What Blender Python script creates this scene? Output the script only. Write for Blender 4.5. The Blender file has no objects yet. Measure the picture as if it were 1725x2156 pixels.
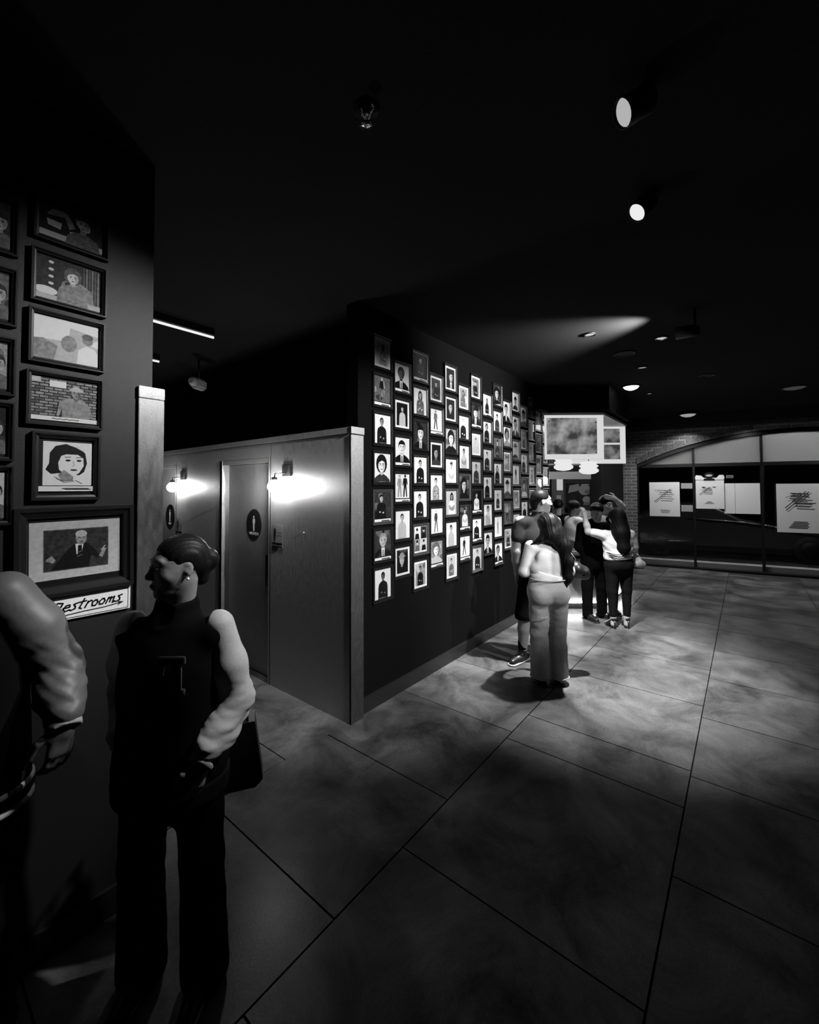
import bpy, bmesh, math, random
import numpy as np
from mathutils import Vector, Matrix
random.seed(7)
PI = math.pi
SC = bpy.context.scene
COL = SC.collection

# ------------------------------------------------------------------ camera, world, exposure
CAM_H = 1.78                       # eye height; the camera stands over the world origin
YAW, PITCH, ROLL = math.radians(38.45), math.radians(1.6), math.radians(0.2)
FPX = 890.0                        # focal length in pixels of the 1725 px wide frame
fw0 = Vector((math.cos(YAW), math.sin(YAW), 0)); rt0 = Vector((math.sin(YAW), -math.cos(YAW), 0)); up0 = Vector((0, 0, 1))
fw = math.cos(PITCH) * fw0 + math.sin(PITCH) * up0
up1 = math.cos(PITCH) * up0 - math.sin(PITCH) * fw0
rt = math.cos(ROLL) * rt0 - math.sin(ROLL) * up1
up = math.cos(ROLL) * up1 + math.sin(ROLL) * rt0
cam_data = bpy.data.cameras.new('camera')
cam_data.sensor_fit = 'HORIZONTAL'; cam_data.sensor_width = 36.0
cam_data.lens = 36.0 * FPX / 1725.0
cam_data.shift_y = -(1078.0 - (1027.0 - FPX * math.tan(PITCH))) / 1725.0
cam_data.clip_start = 0.05
cam = bpy.data.objects.new('camera', cam_data); COL.objects.link(cam)
M = Matrix.Identity(4)
for i in range(3):
    M[i][0] = rt[i]; M[i][1] = up[i]; M[i][2] = -fw[i]
M.translation = Vector((0, 0, CAM_H))
cam.matrix_world = M
SC.camera = cam

world = bpy.data.worlds.new('world'); SC.world = world; world.use_nodes = True
world.node_tree.nodes['Background'].inputs[0].default_value = (1, 1, 1, 1)
world.node_tree.nodes['Background'].inputs[1].default_value = 0.0004
SC.view_settings.view_transform = 'Standard'; SC.view_settings.look = 'None'
SC.view_settings.gamma = 1.0; SC.view_settings.exposure = -0.5
SC.view_settings.use_curve_mapping = False
CEIL = 3.28
SPOT = 1.0                         # master level of the ceiling spots

# ------------------------------------------------------------------ materials (all greys: the photograph is black and white)
MATS = {}
def mat(name, g, rough=0.6, metal=0.0, spec=0.3, grain=0.0, gscale=40.0, bump=0.0, bscale=120.0, emit=0.0, var=0.0):
    if name in MATS: return MATS[name]
    m = bpy.data.materials.new(name); m.use_nodes = True; MATS[name] = m
    nt = m.node_tree; b = nt.nodes['Principled BSDF']
    b.inputs['Base Color'].default_value = (g, g, g, 1)
    b.inputs['Roughness'].default_value = rough; b.inputs['Metallic'].default_value = metal
    b.inputs['Specular IOR Level'].default_value = spec
    if emit: b.inputs['Emission Color'].default_value = (1, 1, 1, 1); b.inputs['Emission Strength'].default_value = emit
    if grain or bump or var:
        tc = nt.nodes.new('ShaderNodeTexCoord')
    if grain:
        n = nt.nodes.new('ShaderNodeTexNoise'); n.inputs['Scale'].default_value = gscale; n.inputs['Detail'].default_value = 6
        nt.links.new(tc.outputs['Object'], n.inputs['Vector'])
        r = nt.nodes.new('ShaderNodeValToRGB')
        lo, hi = max(0, g * (1 - grain)), g * (1 + grain)
        r.color_ramp.elements[0].position = 0.3; r.color_ramp.elements[1].position = 0.7
        r.color_ramp.elements[0].color = (lo, lo, lo, 1); r.color_ramp.elements[1].color = (hi, hi, hi, 1)
        nt.links.new(n.outputs['Fac'], r.inputs[0])
        nt.links.new(r.outputs[0], b.inputs['Base Color'])
    if bump:
        n2 = nt.nodes.new('ShaderNodeTexNoise'); n2.inputs['Scale'].default_value = bscale; n2.inputs['Detail'].default_value = 4
        nt.links.new(tc.outputs['Object'], n2.inputs['Vector'])
        bp = nt.nodes.new('ShaderNodeBump'); bp.inputs['Strength'].default_value = bump; bp.inputs['Distance'].default_value = 0.01
        nt.links.new(n2.outputs['Fac'], bp.inputs['Height']); nt.links.new(bp.outputs[0], b.inputs['Normal'])
    return m

def mat_emit(name, s, g=1.0):
    if name in MATS: return MATS[name]
    m = bpy.data.materials.new(name); m.use_nodes = True; MATS[name] = m
    nt = m.node_tree; nt.nodes.remove(nt.nodes['Principled BSDF'])
    e = nt.nodes.new('ShaderNodeEmission'); e.inputs[0].default_value = (g, g, g, 1); e.inputs[1].default_value = s
    nt.links.new(e.outputs[0], nt.nodes['Material Output'].inputs[0]); return m

def mat_metal(name, g, rough, tangent):
    """brushed steel: anisotropic, brushed upright"""
    m = mat(name, g, rough, 1.0, 0.5)
    nt = m.node_tree; b = nt.nodes['Principled BSDF']
    b.inputs['Anisotropic'].default_value = 0.7
    v = nt.nodes.new('ShaderNodeCombineXYZ')
    for i in range(3): v.inputs[i].default_value = tangent[i]
    nt.links.new(v.outputs[0], b.inputs['Tangent'])
    tc = nt.nodes.new('ShaderNodeTexCoord'); mp = nt.nodes.new('ShaderNodeMapping'); mp.inputs['Scale'].default_value = (60, 60, 18)
    n = nt.nodes.new('ShaderNodeTexNoise'); n.inputs['Scale'].default_value = 1.0; n.inputs['Detail'].default_value = 8
    nt.links.new(tc.outputs['Object'], mp.inputs[0]); nt.links.new(mp.outputs[0], n.inputs['Vector'])
    r = nt.nodes.new('ShaderNodeMapRange'); r.inputs['To Min'].default_value = rough * 0.7; r.inputs['To Max'].default_value = rough * 1.3
    nt.links.new(n.outputs['Fac'], r.inputs[0]); nt.links.new(r.outputs[0], b.inputs['Roughness'])
    n3 = nt.nodes.new('ShaderNodeTexNoise'); n3.inputs['Scale'].default_value = 260.0; n3.inputs['Detail'].default_value = 2
    nt.links.new(tc.outputs['Object'], n3.inputs['Vector'])
    cr = nt.nodes.new('ShaderNodeValToRGB'); cr.color_ramp.elements[0].position = .3; cr.color_ramp.elements[1].position = .7
    cr.color_ramp.elements[0].color = (g * .7, g * .7, g * .7, 1); cr.color_ramp.elements[1].color = (g * 1.25, g * 1.25, g * 1.25, 1)
    nt.links.new(n3.outputs['Fac'], cr.inputs[0]); nt.links.new(cr.outputs[0], b.inputs['Base Color'])
    return m

def mat_glass(name, tint=1.0, ior=1.5):
    """thin glazing: clear straight through, Fresnel reflection on top"""
    if name in MATS: return MATS[name]
    m = bpy.data.materials.new(name); m.use_nodes = True; MATS[name] = m
    nt = m.node_tree; nt.nodes.remove(nt.nodes['Principled BSDF'])
    t = nt.nodes.new('ShaderNodeBsdfTransparent'); t.inputs[0].default_value = (tint, tint, tint, 1)
    g = nt.nodes.new('ShaderNodeBsdfGlossy'); g.inputs['Roughness'].default_value = 0.02
    f = nt.nodes.new('ShaderNodeFresnel')                 # same reflectance from either face
    ge = nt.nodes.new('ShaderNodeNewGeometry'); mr = nt.nodes.new('ShaderNodeMapRange'); mr.inputs['To Min'].default_value = ior; mr.inputs['To Max'].default_value = 1 / ior
    nt.links.new(ge.outputs['Backfacing'], mr.inputs[0]); nt.links.new(mr.outputs[0], f.inputs[0])
    x = nt.nodes.new('ShaderNodeMixShader')
    nt.links.new(f.outputs[0], x.inputs[0]); nt.links.new(t.outputs[0], x.inputs[1]); nt.links.new(g.outputs[0], x.inputs[2])
    nt.links.new(x.outputs[0], nt.nodes['Material Output'].inputs[0]); return m

def mat_backlit(name, s, scale, lo, hi):
    """a backlit frosted sheet: blotchy dark picture, pale margins"""
    m = bpy.data.materials.new(name); m.use_nodes = True
    nt = m.node_tree; nt.nodes.remove(nt.nodes['Principled BSDF'])
    tc = nt.nodes.new('ShaderNodeTexCoord'); n = nt.nodes.new('ShaderNodeTexNoise'); n.inputs['Scale'].default_value = scale; n.inputs['Detail'].default_value = 3
    nt.links.new(tc.outputs['Object'], n.inputs['Vector'])
    r = nt.nodes.new('ShaderNodeValToRGB'); r.color_ramp.elements[0].position = 0.38; r.color_ramp.elements[1].position = 0.62
    r.color_ramp.elements[0].color = (lo, lo, lo, 1); r.color_ramp.elements[1].color = (hi, hi, hi, 1)
    nt.links.new(n.outputs['Fac'], r.inputs[0])
    e = nt.nodes.new('ShaderNodeEmission'); e.inputs[1].default_value = s
    nt.links.new(r.outputs[0], e.inputs[0]); nt.links.new(e.outputs[0], nt.nodes['Material Output'].inputs[0]); return m

# print tones
TONE = [0.003, 0.022, 0.085, 0.20, 0.36, 0.57]
def tone(i): return mat('print_tone_%d' % i, TONE[i], 0.5, spec=0.2, grain=(.5, .6, .45, .35, .10, .03)[i], gscale=70)

wall_paint = mat('dark_wall_paint', 0.0055, 0.85, spec=0.0, grain=0.25, gscale=300, bump=0.15, bscale=500)
left_paint = mat('charcoal_wall_paint', 0.013, 0.45, spec=0.3, grain=0.25, gscale=300, bump=0.15, bscale=500)
black_paint = mat('black_paint', 0.006, 0.8, spec=0.1)
ceil_paint = mat('ceiling_paint', 0.022, 0.9, spec=0.0, grain=0.25, gscale=150)
frame_black = mat('frame_black', 0.006, 0.35, spec=0.4)
frame_grey = mat('frame_grey', 0.035, 0.45, spec=0.4)
paper = mat('white_paper', 0.80, 0.6, spec=0.2)
steel_part = mat_metal('brushed_steel_partition', 0.46, 0.62, (0, 1, 0))
steel_post = mat_metal('brushed_steel_post', 0.55, 0.5, (1, 0, 0))
steel_end = mat_metal('dull_steel_end', 0.26, 0.6, (1, 0, 0))
glazing = mat_glass('picture_glass', 1.0, 1.45)
pane_glass = mat_glass('window_glass', 0.75, 1.5)
black_metal = mat('black_metal', 0.005, 0.5, spec=0.3)
black_rubber = mat('black_rubber', 0.008, 0.7)
chrome = mat('chrome', 0.7, 0.15, 1.0)
white_paint = mat('white_paint', 0.7, 0.5)

# ------------------------------------------------------------------ helpers
def link(name, data, parent=None, m=None):
    o = bpy.data.objects.new(name, data); COL.objects.link(o)
    if parent is not None: o.parent = parent
    if m is not None and data is not None:
        for x in (m if isinstance(m, (list, tuple)) else [m]): data.materials.append(x)
    return o

def empty(name, loc=(0, 0, 0), rz=0.0, parent=None):
    o = link(name, None, parent); o.location = loc; o.rotation_euler = (0, 0, rz); o.empty_display_size = 0.1; return o

def tag(o, label=None, cat=None, group=None, kind=None):
    if label: o['label'] = label
    if cat: o['category'] = cat
    if group: o['group'] = group
    if kind: o['kind'] = kind
    return o

class MB:
    """collects solids, then links them as one mesh object"""
    def __init__(s): s.bm = bmesh.new()
    def box(s, x0, x1, y0, y1, z0, z1, mi=0, bevel=0.0):
        r = bmesh.ops.create_cube(s.bm, size=1.0)['verts']
        for v in r:
            v.co.x = x0 + (v.co.x + .5) * (x1 - x0); v.co.y = y0 + (v.co.y + .5) * (y1 - y0); v.co.z = z0 + (v.co.z + .5) * (z1 - z0)
        fs = set(f for v in r for f in v.link_faces)
        for f in fs: f.material_index = mi
        if bevel:
            es = list(set(e for f in fs for e in f.edges))
            bmesh.ops.bevel(s.bm, geom=es, offset=bevel, segments=2, affect='EDGES', clamp_overlap=True)
        return s
    def prism(s, pts, z0, z1, mi=0, axis='z'):
        def P(a, b, c): return (a, b, c) if axis == 'z' else ((a, c, b) if axis == 'y' else (c, a, b))
        lo = [s.bm.verts.new(P(x, y, z0)) for x, y in pts]; hi = [s.bm.verts.new(P(x, y, z1)) for x, y in pts]
        n = len(pts); fs = [s.bm.faces.new(lo[::-1]), s.bm.faces.new(hi)]
        for i in range(n): fs.append(s.bm.faces.new((lo[i], lo[(i + 1) % n], hi[(i + 1) % n], hi[i])))
        for f in fs: f.material_index = mi
        return s
    def face(s, pts, mi=0):
        f = s.bm.faces.new([s.bm.verts.new(p) for p in pts]); f.material_index = mi; return s
    def lathe(s, prof, n=24, mi=0, c=(0, 0, 0), axis='z'):
        rings = []
        for r, z in prof:
            ring = []
            for i in range(n):
                a = 2 * PI * i / n; x, y = r * math.cos(a), r * math.sin(a)
                p = (x, y, z) if axis == 'z' else ((x, z, y) if axis == 'y' else (z, x, y))
                ring.append(s.bm.verts.new((p[0] + c[0], p[1] + c[1], p[2] + c[2])))
            rings.append(ring)
        for a, b in zip(rings, rings[1:]):
            for i in range(n):
                f = s.bm.faces.new((a[i], a[(i + 1) % n], b[(i + 1) % n], b[i])); f.material_index = mi; f.smooth = True
        for ring in (rings[0], rings[-1]):
            if len(set(tuple(v.co) for v in ring)) > 2:
                f = s.bm.faces.new(ring); f.material_index = mi
        return s
    def tube(s, pts, r, n=8, mi=0):
        pts = [Vector(p) for p in pts]; rr = r if isinstance(r, (list, tuple)) else [r] * len(pts); prev = None; rings = []
        for i, p in enumerate(pts):
            d = (pts[min(i + 1, len(pts) - 1)] - pts[max(i - 1, 0)]).normalized()
            a = d.orthogonal().normalized() if prev is None else (prev - d * prev.dot(d)).normalized()
            prev = a; b = d.cross(a)
            rings.append([s.bm.verts.new(p + (a * math.cos(2 * PI * k / n) + b * math.sin(2 * PI * k / n)) * rr[i]) for k in range(n)])
        for a, b in zip(rings, rings[1:]):
            for k in range(n):
                f = s.bm.faces.new((a[k], a[(k + 1) % n], b[(k + 1) % n], b[k])); f.material_index = mi; f.smooth = True
        for ring in (rings[0][::-1], rings[-1]):
            f = s.bm.faces.new(ring); f.material_index = mi
        return s
    def build(s, name, m, parent=None, loc=None, rot=None):
        bmesh.ops.recalc_face_normals(s.bm, faces=s.bm.faces[:])
        me = bpy.data.meshes.new(name); s.bm.to_mesh(me); s.bm.free()
        o = link(name, me, parent, m)
        if loc is not None: o.location = loc
        if rot is not None: o.rotation_euler = rot
        return o

def struct(o, label=None): o['kind'] = 'structure'; return tag(o, label)

def spot(parent, loc, target, watts, cone, blend=0.6, size=0.05):
    l = bpy.data.lights.new('spot_light', 'SPOT'); l.energy = watts * SPOT; l.spot_size = math.radians(cone); l.spot_blend = blend; l.shadow_soft_size = size
    o = link('spot_light', l, parent); o.location = loc
    d = (Vector(target) - Vector(loc)).normalized(); o.rotation_euler = d.to_track_quat('-Z', 'Y').to_euler(); return o

ORD = ['top', 'second', 'third', 'fourth', 'fifth', 'sixth', 'seventh', 'eighth', 'ninth', 'tenth', 'eleventh', 'twelfth', 'thirteenth', 'fourteenth', 'fifteenth']

# ------------------------------------------------------------------ floor: saw-cut concrete slabs
def mat_concrete():
    m = bpy.data.materials.new('polished_concrete'); m.use_nodes = True; nt = m.node_tree; b = nt.nodes['Principled BSDF']
    g = nt.nodes.new('ShaderNodeNewGeometry')
    n1 = nt.nodes.new('ShaderNodeTexNoise'); n1.inputs['Scale'].default_value = 2.2; n1.inputs['Detail'].default_value = 9; n1.inputs['Roughness'].default_value = 0.68; n1.inputs['Distortion'].default_value = 0.6
    n2 = nt.nodes.new('ShaderNodeTexNoise'); n2.inputs['Scale'].default_value = 90; n2.inputs['Detail'].default_value = 3
    oi = nt.nodes.new('ShaderNodeObjectInfo')
    n0 = nt.nodes.new('ShaderNodeTexNoise'); n0.inputs['Scale'].default_value = 0.9; n0.inputs['Detail'].default_value = 5; n0.inputs['Distortion'].default_value = 1.2
    nt.links.new(g.outputs['Position'], n0.inputs['Vector'])
    m0 = nt.nodes.new('ShaderNodeMapRange'); m0.inputs['From Min'].default_value = .38; m0.inputs['From Max'].default_value = .56; m0.inputs['To Min'].default_value = .55; m0.inputs['To Max'].default_value = 1.15
    nt.links.new(n0.outputs['Fac'], m0.inputs[0])
    nt.links.new(g.outputs['Position'], n1.inputs['Vector']); nt.links.new(g.outputs['Position'], n2.inputs['Vector'])
    r = nt.nodes.new('ShaderNodeValToRGB'); r.color_ramp.elements[0].position = 0.30; r.color_ramp.elements[1].position = 0.68
    r.color_ramp.elements[0].color = (0.016, 0.016, 0.016, 1); r.color_ramp.elements[1].color = (0.14, 0.14, 0.14, 1)
    nt.links.new(n1.outputs['Fac'], r.inputs[0])
    mr = nt.nodes.new('ShaderNodeMapRange'); mr.inputs['To Min'].default_value = 0.62; mr.inputs['To Max'].default_value = 1.3
    nt.links.new(n2.outputs['Fac'], mr.inputs[0])
    mo = nt.nodes.new('ShaderNodeMapRange'); mo.inputs['To Min'].default_value = 0.85; mo.inputs['To Max'].default_value = 1.12
    nt.links.new(oi.outputs['Random'], mo.inputs[0])
    mul = nt.nodes.new('ShaderNodeMath'); mul.operation = 'MULTIPLY'; nt.links.new(mr.outputs[0], mul.inputs[0]); nt.links.new(mo.outputs[0], mul.inputs[1])
    mu2 = nt.nodes.new('ShaderNodeMath'); mu2.operation = 'MULTIPLY'; nt.links.new(mul.outputs[0], mu2.inputs[0]); nt.links.new(m0.outputs[0], mu2.inputs[1])
    mx = nt.nodes.new('ShaderNodeVectorMath'); mx.operation = 'SCALE'; nt.links.new(r.outputs[0], mx.inputs[0]); nt.links.new(mu2.outputs[0], mx.inputs['Scale'])
    nt.links.new(mx.outputs[0], b.inputs['Base Color'])
    rr = nt.nodes.new('ShaderNodeMapRange'); rr.inputs['To Min'].default_value = 0.24; rr.inputs['To Max'].default_value = 0.42
    nt.links.new(n1.outputs['Fac'], rr.inputs[0]); nt.links.new(rr.outputs[0], b.inputs['Roughness'])
    b.inputs['Specular IOR Level'].default_value = 0.07
    bp = nt.nodes.new('ShaderNodeBump'); bp.inputs['Strength'].default_value = 0.12; bp.inputs['Distance'].default_value = 0.004
    nt.links.new(n2.outputs['Fac'], bp.inputs['Height']); nt.links.new(bp.outputs[0], b.inputs['Normal'])
    return m
concrete = mat_concrete(); joint = mat('slab_joint', 0.02, 0.9)
floor = struct(MB().box(-3.2, 14.0, -4.6, 7.4, -0.12, -0.012).build('floor', joint), 'dark joints under the saw-cut concrete floor slabs')
strips = [(-4.6, -2.9, 0.2), (-2.9, -1.85, 0.55), (-1.85, -0.78, 0.1), (-0.78, 0.30, 0.6), (0.30, 1.365, 0.805), (1.365, 2.40, 0.36), (2.40, 3.45, 0.0), (3.45, 4.5, 0.4), (4.5, 5.6, 0.1), (5.6, 7.3, 0.5)]
gap = 0.004
for (y0, y1, off) in strips:
    x = off - 0.85 * 4
    xs = []
    while x < 11.6: xs.append(x); x += 0.85
    if abs(off - 0.805) < 1e-6: xs = [v for v in xs if not 2.5 < v < 3.5] + [2.82, 3.206]; xs.sort()
    lim = 2.6 if y0 >= 2.39 else 11.6
    for a, c in zip(xs, xs[1:]):
        if a > lim or c < -2.2: continue
        if y0 < -2.5 and a > 3: continue
        MB().box(a + gap, c - gap, y0 + gap, y1 - gap, -0.012, 0.0 + random.uniform(-0.0006, 0)).build('slab', concrete, floor)

# ------------------------------------------------------------------ ceiling and walls
ceiling = struct(MB().box(-3.2, 11.6, -4.6, 7.4, CEIL, CEIL + 0.12).build('ceiling', ceil_paint), 'dark painted ceiling')
wall_left = struct(MB().box(-3.2, 0.775, 2.12, 2.30, 0, CEIL).build('wall_left', left_paint), 'dark wall with landscape photographs left of the restrooms')
wall_mid = struct(MB().box(2.365, 6.50, 2.40, 2.53, 0, CEIL).build('wall_middle', wall_paint), 'long dark wall hung with rows of framed portraits')
struct(MB().box(2.385, 6.50, 2.384, 2.3995, 0.0, 0.115).box(2.385, 6.50, 2.388, 2.3995, 0.115, 0.125).build('baseboard_middle', mat('baseboard_black', 0.012, 0.4, spec=0.5)), 'black baseboard under the portrait wall')
struct(MB().box(-3.2, 0.70, 2.104, 2.1195, 0.0, 0.115).build('baseboard_left', MATS['baseboard_black']), 'black baseboard under the left wall')
struct(MB().box(-3.2, 7.5, 7.22, 7.38, 0, CEIL).build('wall_back', black_paint), 'black wall at the end of the restroom passage')
struct(MB().box(-3.2, -3.05, -4.6, 7.4, 0, CEIL).build('wall_rear', black_paint), 'black wall behind the viewer')
struct(MB().box(-3.2, 11.7, -4.6, -4.45, 0, CEIL).build('wall_right', black_paint), 'black wall on the unlit side of the hall')

# end post of the left wall (steel clad) and the steel partition of the restrooms
post = empty('steel_post', (0.768, 2.11, 0))
MB().box(-0.052, 0.053, -0.008, 0.20, 0.0, 2.185, bevel=0.002).build('cladding', steel_post, post)
MB().box(-0.053, 0.054, -0.010, 0.201, 2.188, 2.24, bevel=0.002).build('cap', steel_post, post)
tag(post, 'bright brushed steel post at the end of the left photo wall', 'post', kind='structure')

part = empty('wall_partition', (2.25, 0, 0)); struct(part, 'brushed steel partition wall with two restroom doors')
TOPZ = 2.195
def panel(y0, y1, z0, z1, name='panel', x=0.0):
    return MB().box(x, x + 0.012, y0 + 0.003, y1 - 0.003, z0, z1, bevel=0.0015).build(name, steel_part, part)
YA0, YA1, YB0, YB1 = 3.42, 4.34, 5.385, 6.30       # the two door openings
DOORZ = 2.065
panel(2.37, YA0, 0, TOPZ); panel(YA0, YA1, DOORZ, TOPZ, 'header_panel'); panel(YA1, YB0, 0, TOPZ); panel(YB0, YB1, DOORZ, TOPZ, 'header_panel'); panel(YB1, 7.22, 0, TOPZ)
c = MB()
for a, b_ in ((2.375, YA0), (YA1, YB0), (YB1, 7.22)): c.box(0.013, 0.128, a + 0.002, b_ - 0.002, 0, TOPZ - 0.002)
for a, b_ in ((YA0, YA1), (YB0, YB1)): c.box(0.013, 0.128, a, b_, DOORZ + 0.003, TOPZ - 0.002)
c.build('core', black_paint, part)
MB().box(-0.006, 0.134, 2.362, 7.22, 2.20, 2.25, bevel=0.002).build('cap', steel_part, part)
end = MB().box(-0.004, 0.132, 2.352, 2.3655, 0.0, 2.19, bevel=0.002).build('end_post', steel_end, part)
MB().box(-0.008, 0.136, 2.346, 2.361, 2.198, 2.252, bevel=0.002).build('end_cap', steel_end, end)
for y in (2.39, 2.43): pass

def door(n, y0, y1, label):
    d = empty('door_%d' % n, (2.25, y0, 0)); struct(d, label)
    w = y1 - y0
    MB().box(0.075, 0.118, 0.05, w - 0.05, 0.008, DOORZ - 0.045, bevel=0.002).build('leaf', steel_part, d)
    MB().box(-0.003, 0.128, w - 0.048, w - 0.001, 0, DOORZ - 0.001, bevel=0.002).build('jamb', steel_post, d)
    MB().box(-0.003, 0.128, 0.001, 0.03, 0, DOORZ - 0.001, bevel=0.002).build('jamb', steel_part, d)
    MB().box(0.0, 0.128, 0.032, w - 0.05, DOORZ - 0.042, DOORZ - 0.001, bevel=0.002).build('door_head', steel_part, d)
    h = MB().box(0.055, 0.0745, 0.10, 0.16, 0.85, 1.15, bevel=0.003).build('push_plate', chrome, d)
    return d
door(1, YA0, YA1, 'steel restroom door with a white figure on a dark oval')
door(2, YB0, YB1, 'farther steel restroom door at the end of the passage')

def font(text, size, parent, m, loc, rot, name='lettering', ext=0.0008):
    cu = bpy.data.curves.new(name, 'FONT'); cu.body = text; cu.size = size; cu.align_x = 'CENTER'; cu.align_y = 'CENTER'; cu.extrude = ext; cu.resolution_u = 3
    o = bpy.data.objects.new(name, cu)
    dg = bpy.context.evaluated_depsgraph_get(); COL.objects.link(o); bpy.context.view_layer.update()
    me = bpy.data.meshes.new_from_object(o.evaluated_get(bpy.context.evaluated_depsgraph_get()))
    bpy.data.objects.remove(o); me.materials.clear()
    o2 = link(name, me, parent, m); o2.location = loc; o2.rotation_euler = rot; return o2

sign_black = mat('sign_black', 0.004, 0.5); sign_white = mat('sign_white', 0.75, 0.5)
def oval_sign(x, y, z, word, label):
    # faces -X; local x runs along -Y so that it reads left to right from the passage
    s = empty('restroom_sign', (x, y, z), -PI / 2)
    pts = [(0.122 * math.cos(t * PI / 20), 0.150 * math.sin(t * PI / 20)) for t in range(40)]
    MB().prism(pts, -0.004, 0.004, axis='y').build('plate', sign_black, s)
    f = MB()
    f.prism([(0.011 * math.cos(t * PI / 8), 0.072 + 0.013 * math.sin(t * PI / 8)) for t in range(16)], -0.006, -0.0042, axis='y')
    f.prism([(-.012, .056), (.012, .056), (.019, .045), (.017, .01), (.012, .012), (.011, -.02), (.009, -.066), (-.009, -.066), (-.011, -.02), (-.012, .012), (-.017, .01), (-.019, .045)], -0.006, -0.0042, axis='y')
    f.build('figure', sign_white, s)
    font(word, 0.042 if len(word) > 3 else 0.036, s, sign_white, (0, -0.0046, -0.092), (PI / 2, 0, 0))
    return tag(s, label, 'sign')
oval_sign(2.25 + 0.070, 3.80, 1.425, 'WOMEN', 'black oval sign with white standing figure reading WOMEN')
oval_sign(2.25 + 0.070, 5.72, 1.43, 'MEN', 'farther black oval sign reading MEN')
def tactile(x, y, z, label):
    s = empty('tactile_sign', (x, y, z), -PI / 2)
    MB().box(-0.082, 0.082, -0.006, -0.0005, -0.10, 0.10, bevel=0.002).build('plate', mat('tactile_grey', 0.09, 0.4, spec=0.5), s)
    MB().prism([(-.05, .06), (-.03, .075), (-.012, .05), (-.018, 0), (-.03, -.05), (-.045, -.05), (-.055, 0)], -0.008, -0.0062, axis='y').build('figure', sign_black, s)
    MB().box(-0.078, 0.078, -0.009, -0.0062, -0.066, -0.058).box(-0.07, 0.07, -0.009, -0.0062, -0.094, -0.086).build('lettering', sign_black, s)
    MB().box(0.0, 0.075, -0.007, -0.0062, 0.03, 0.032).box(0.0, 0.075, -0.007, -0.0062, 0.005, 0.007).build('braille', sign_black, s)
    return tag(s, label, 'sign')
tactile(2.247, 3.30, 1.35, 'grey tactile sign beside the nearer restroom door')
tactile(2.247, 5.28, 1.33, 'grey tactile sign beside the farther restroom door')
tag(MB().lathe([(0.0, -0.004), (0.004, -0.004), (0.006, 0.0)], 10, axis='x', c=(2.2475, 2.925, 1.405)).build('rivet', mat('rivet_white', .8, .3)), 'small bright rivet in the steel panel beside the lamp', 'rivet')

def sconce(y, z, watts, label):
    s = empty('wall_sconce', (2.2475, y, z))
    MB().box(-0.018, 0.0, -0.062, 0.062, 0.08, 0.185, bevel=0.004).build('backplate', black_metal, s)
    MB().tube([(-0.018, 0.0, 0.105), (-0.075, 0.01, 0.105), (-0.115, 0.02, 0.10), (-0.12, 0.02, 0.07)], 0.006).build('arm', chrome, s)
    MB().lathe([(0.02, 0.07), (0.026, 0.065), (0.026, 0.045), (0.02, 0.04)], 16, c=(-0.12, 0.02, 0)).build('socket', black_metal, s)
    MB().lathe([(0.004, 0.062), (0.03, 0.05), (0.052, 0.025), (0.060, 0.0), (0.052, -0.025), (0.034, -0.046), (0.004, -0.056)], 20, c=(-0.12, 0.02, -0.01)).build('globe', mat_emit('globe_glow_%d' % int(watts), watts), s)
    return tag(s, label, 'wall lamp')
sconce(3.155, 1.805, 250, 'glowing globe wall lamp on the steel panel right of the nearer door')
sconce(5.18, 1.805, 170, 'farther glowing globe wall lamp between the restroom doors')

# passage ceiling: linear lamps and an emergency light
lin_mat = mat_emit('linear_lamp_glow', 1.3)
for (x0, x1, y, z, lab) in ((1.20, 1.944, 3.895, 3.2, 'longer thin white ceiling tube over the restroom passage'), (1.70, 1.934, 5.11, 3.2, 'short end of a ceiling tube deep in the restroom passage')):
    t = empty('linear_lamp', ((x0 + x1) / 2, y, z)); w = (x1 - x0) / 2
    MB().tube([(-w, 0, 0), (w, 0, 0)], 0.011, 10).build('tube', lin_mat, t)
    MB().box(-w, w, -0.02, 0.02, 0.016, 0.08).build('housing', black_metal, t)
    tag(t, lab, 'ceiling lamp')
em = empty('emergency_light', (2.30, 4.95, 3.0), 0.5)
MB().box(-0.10, 0.10, -0.05, 0.05, -0.07, 0.05, bevel=0.025).build('housing', mat('emergency_grey', 0.5, 0.5), em)
MB().lathe([(0.03, -0.03), (0.05, 0.0), (0.055, 0.03), (0.02, 0.035)], 14, c=(-0.15, -0.03, -0.01), axis='x').build('lamp_head', MATS['emergency_grey'], em)
MB().tube([(0, 0, 0.05), (0, 0, 0.279)], 0.012).build('stem', black_metal, em)
tag(em, 'small grey emergency light hanging in the dark above the steel partition', 'emergency light')

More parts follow.
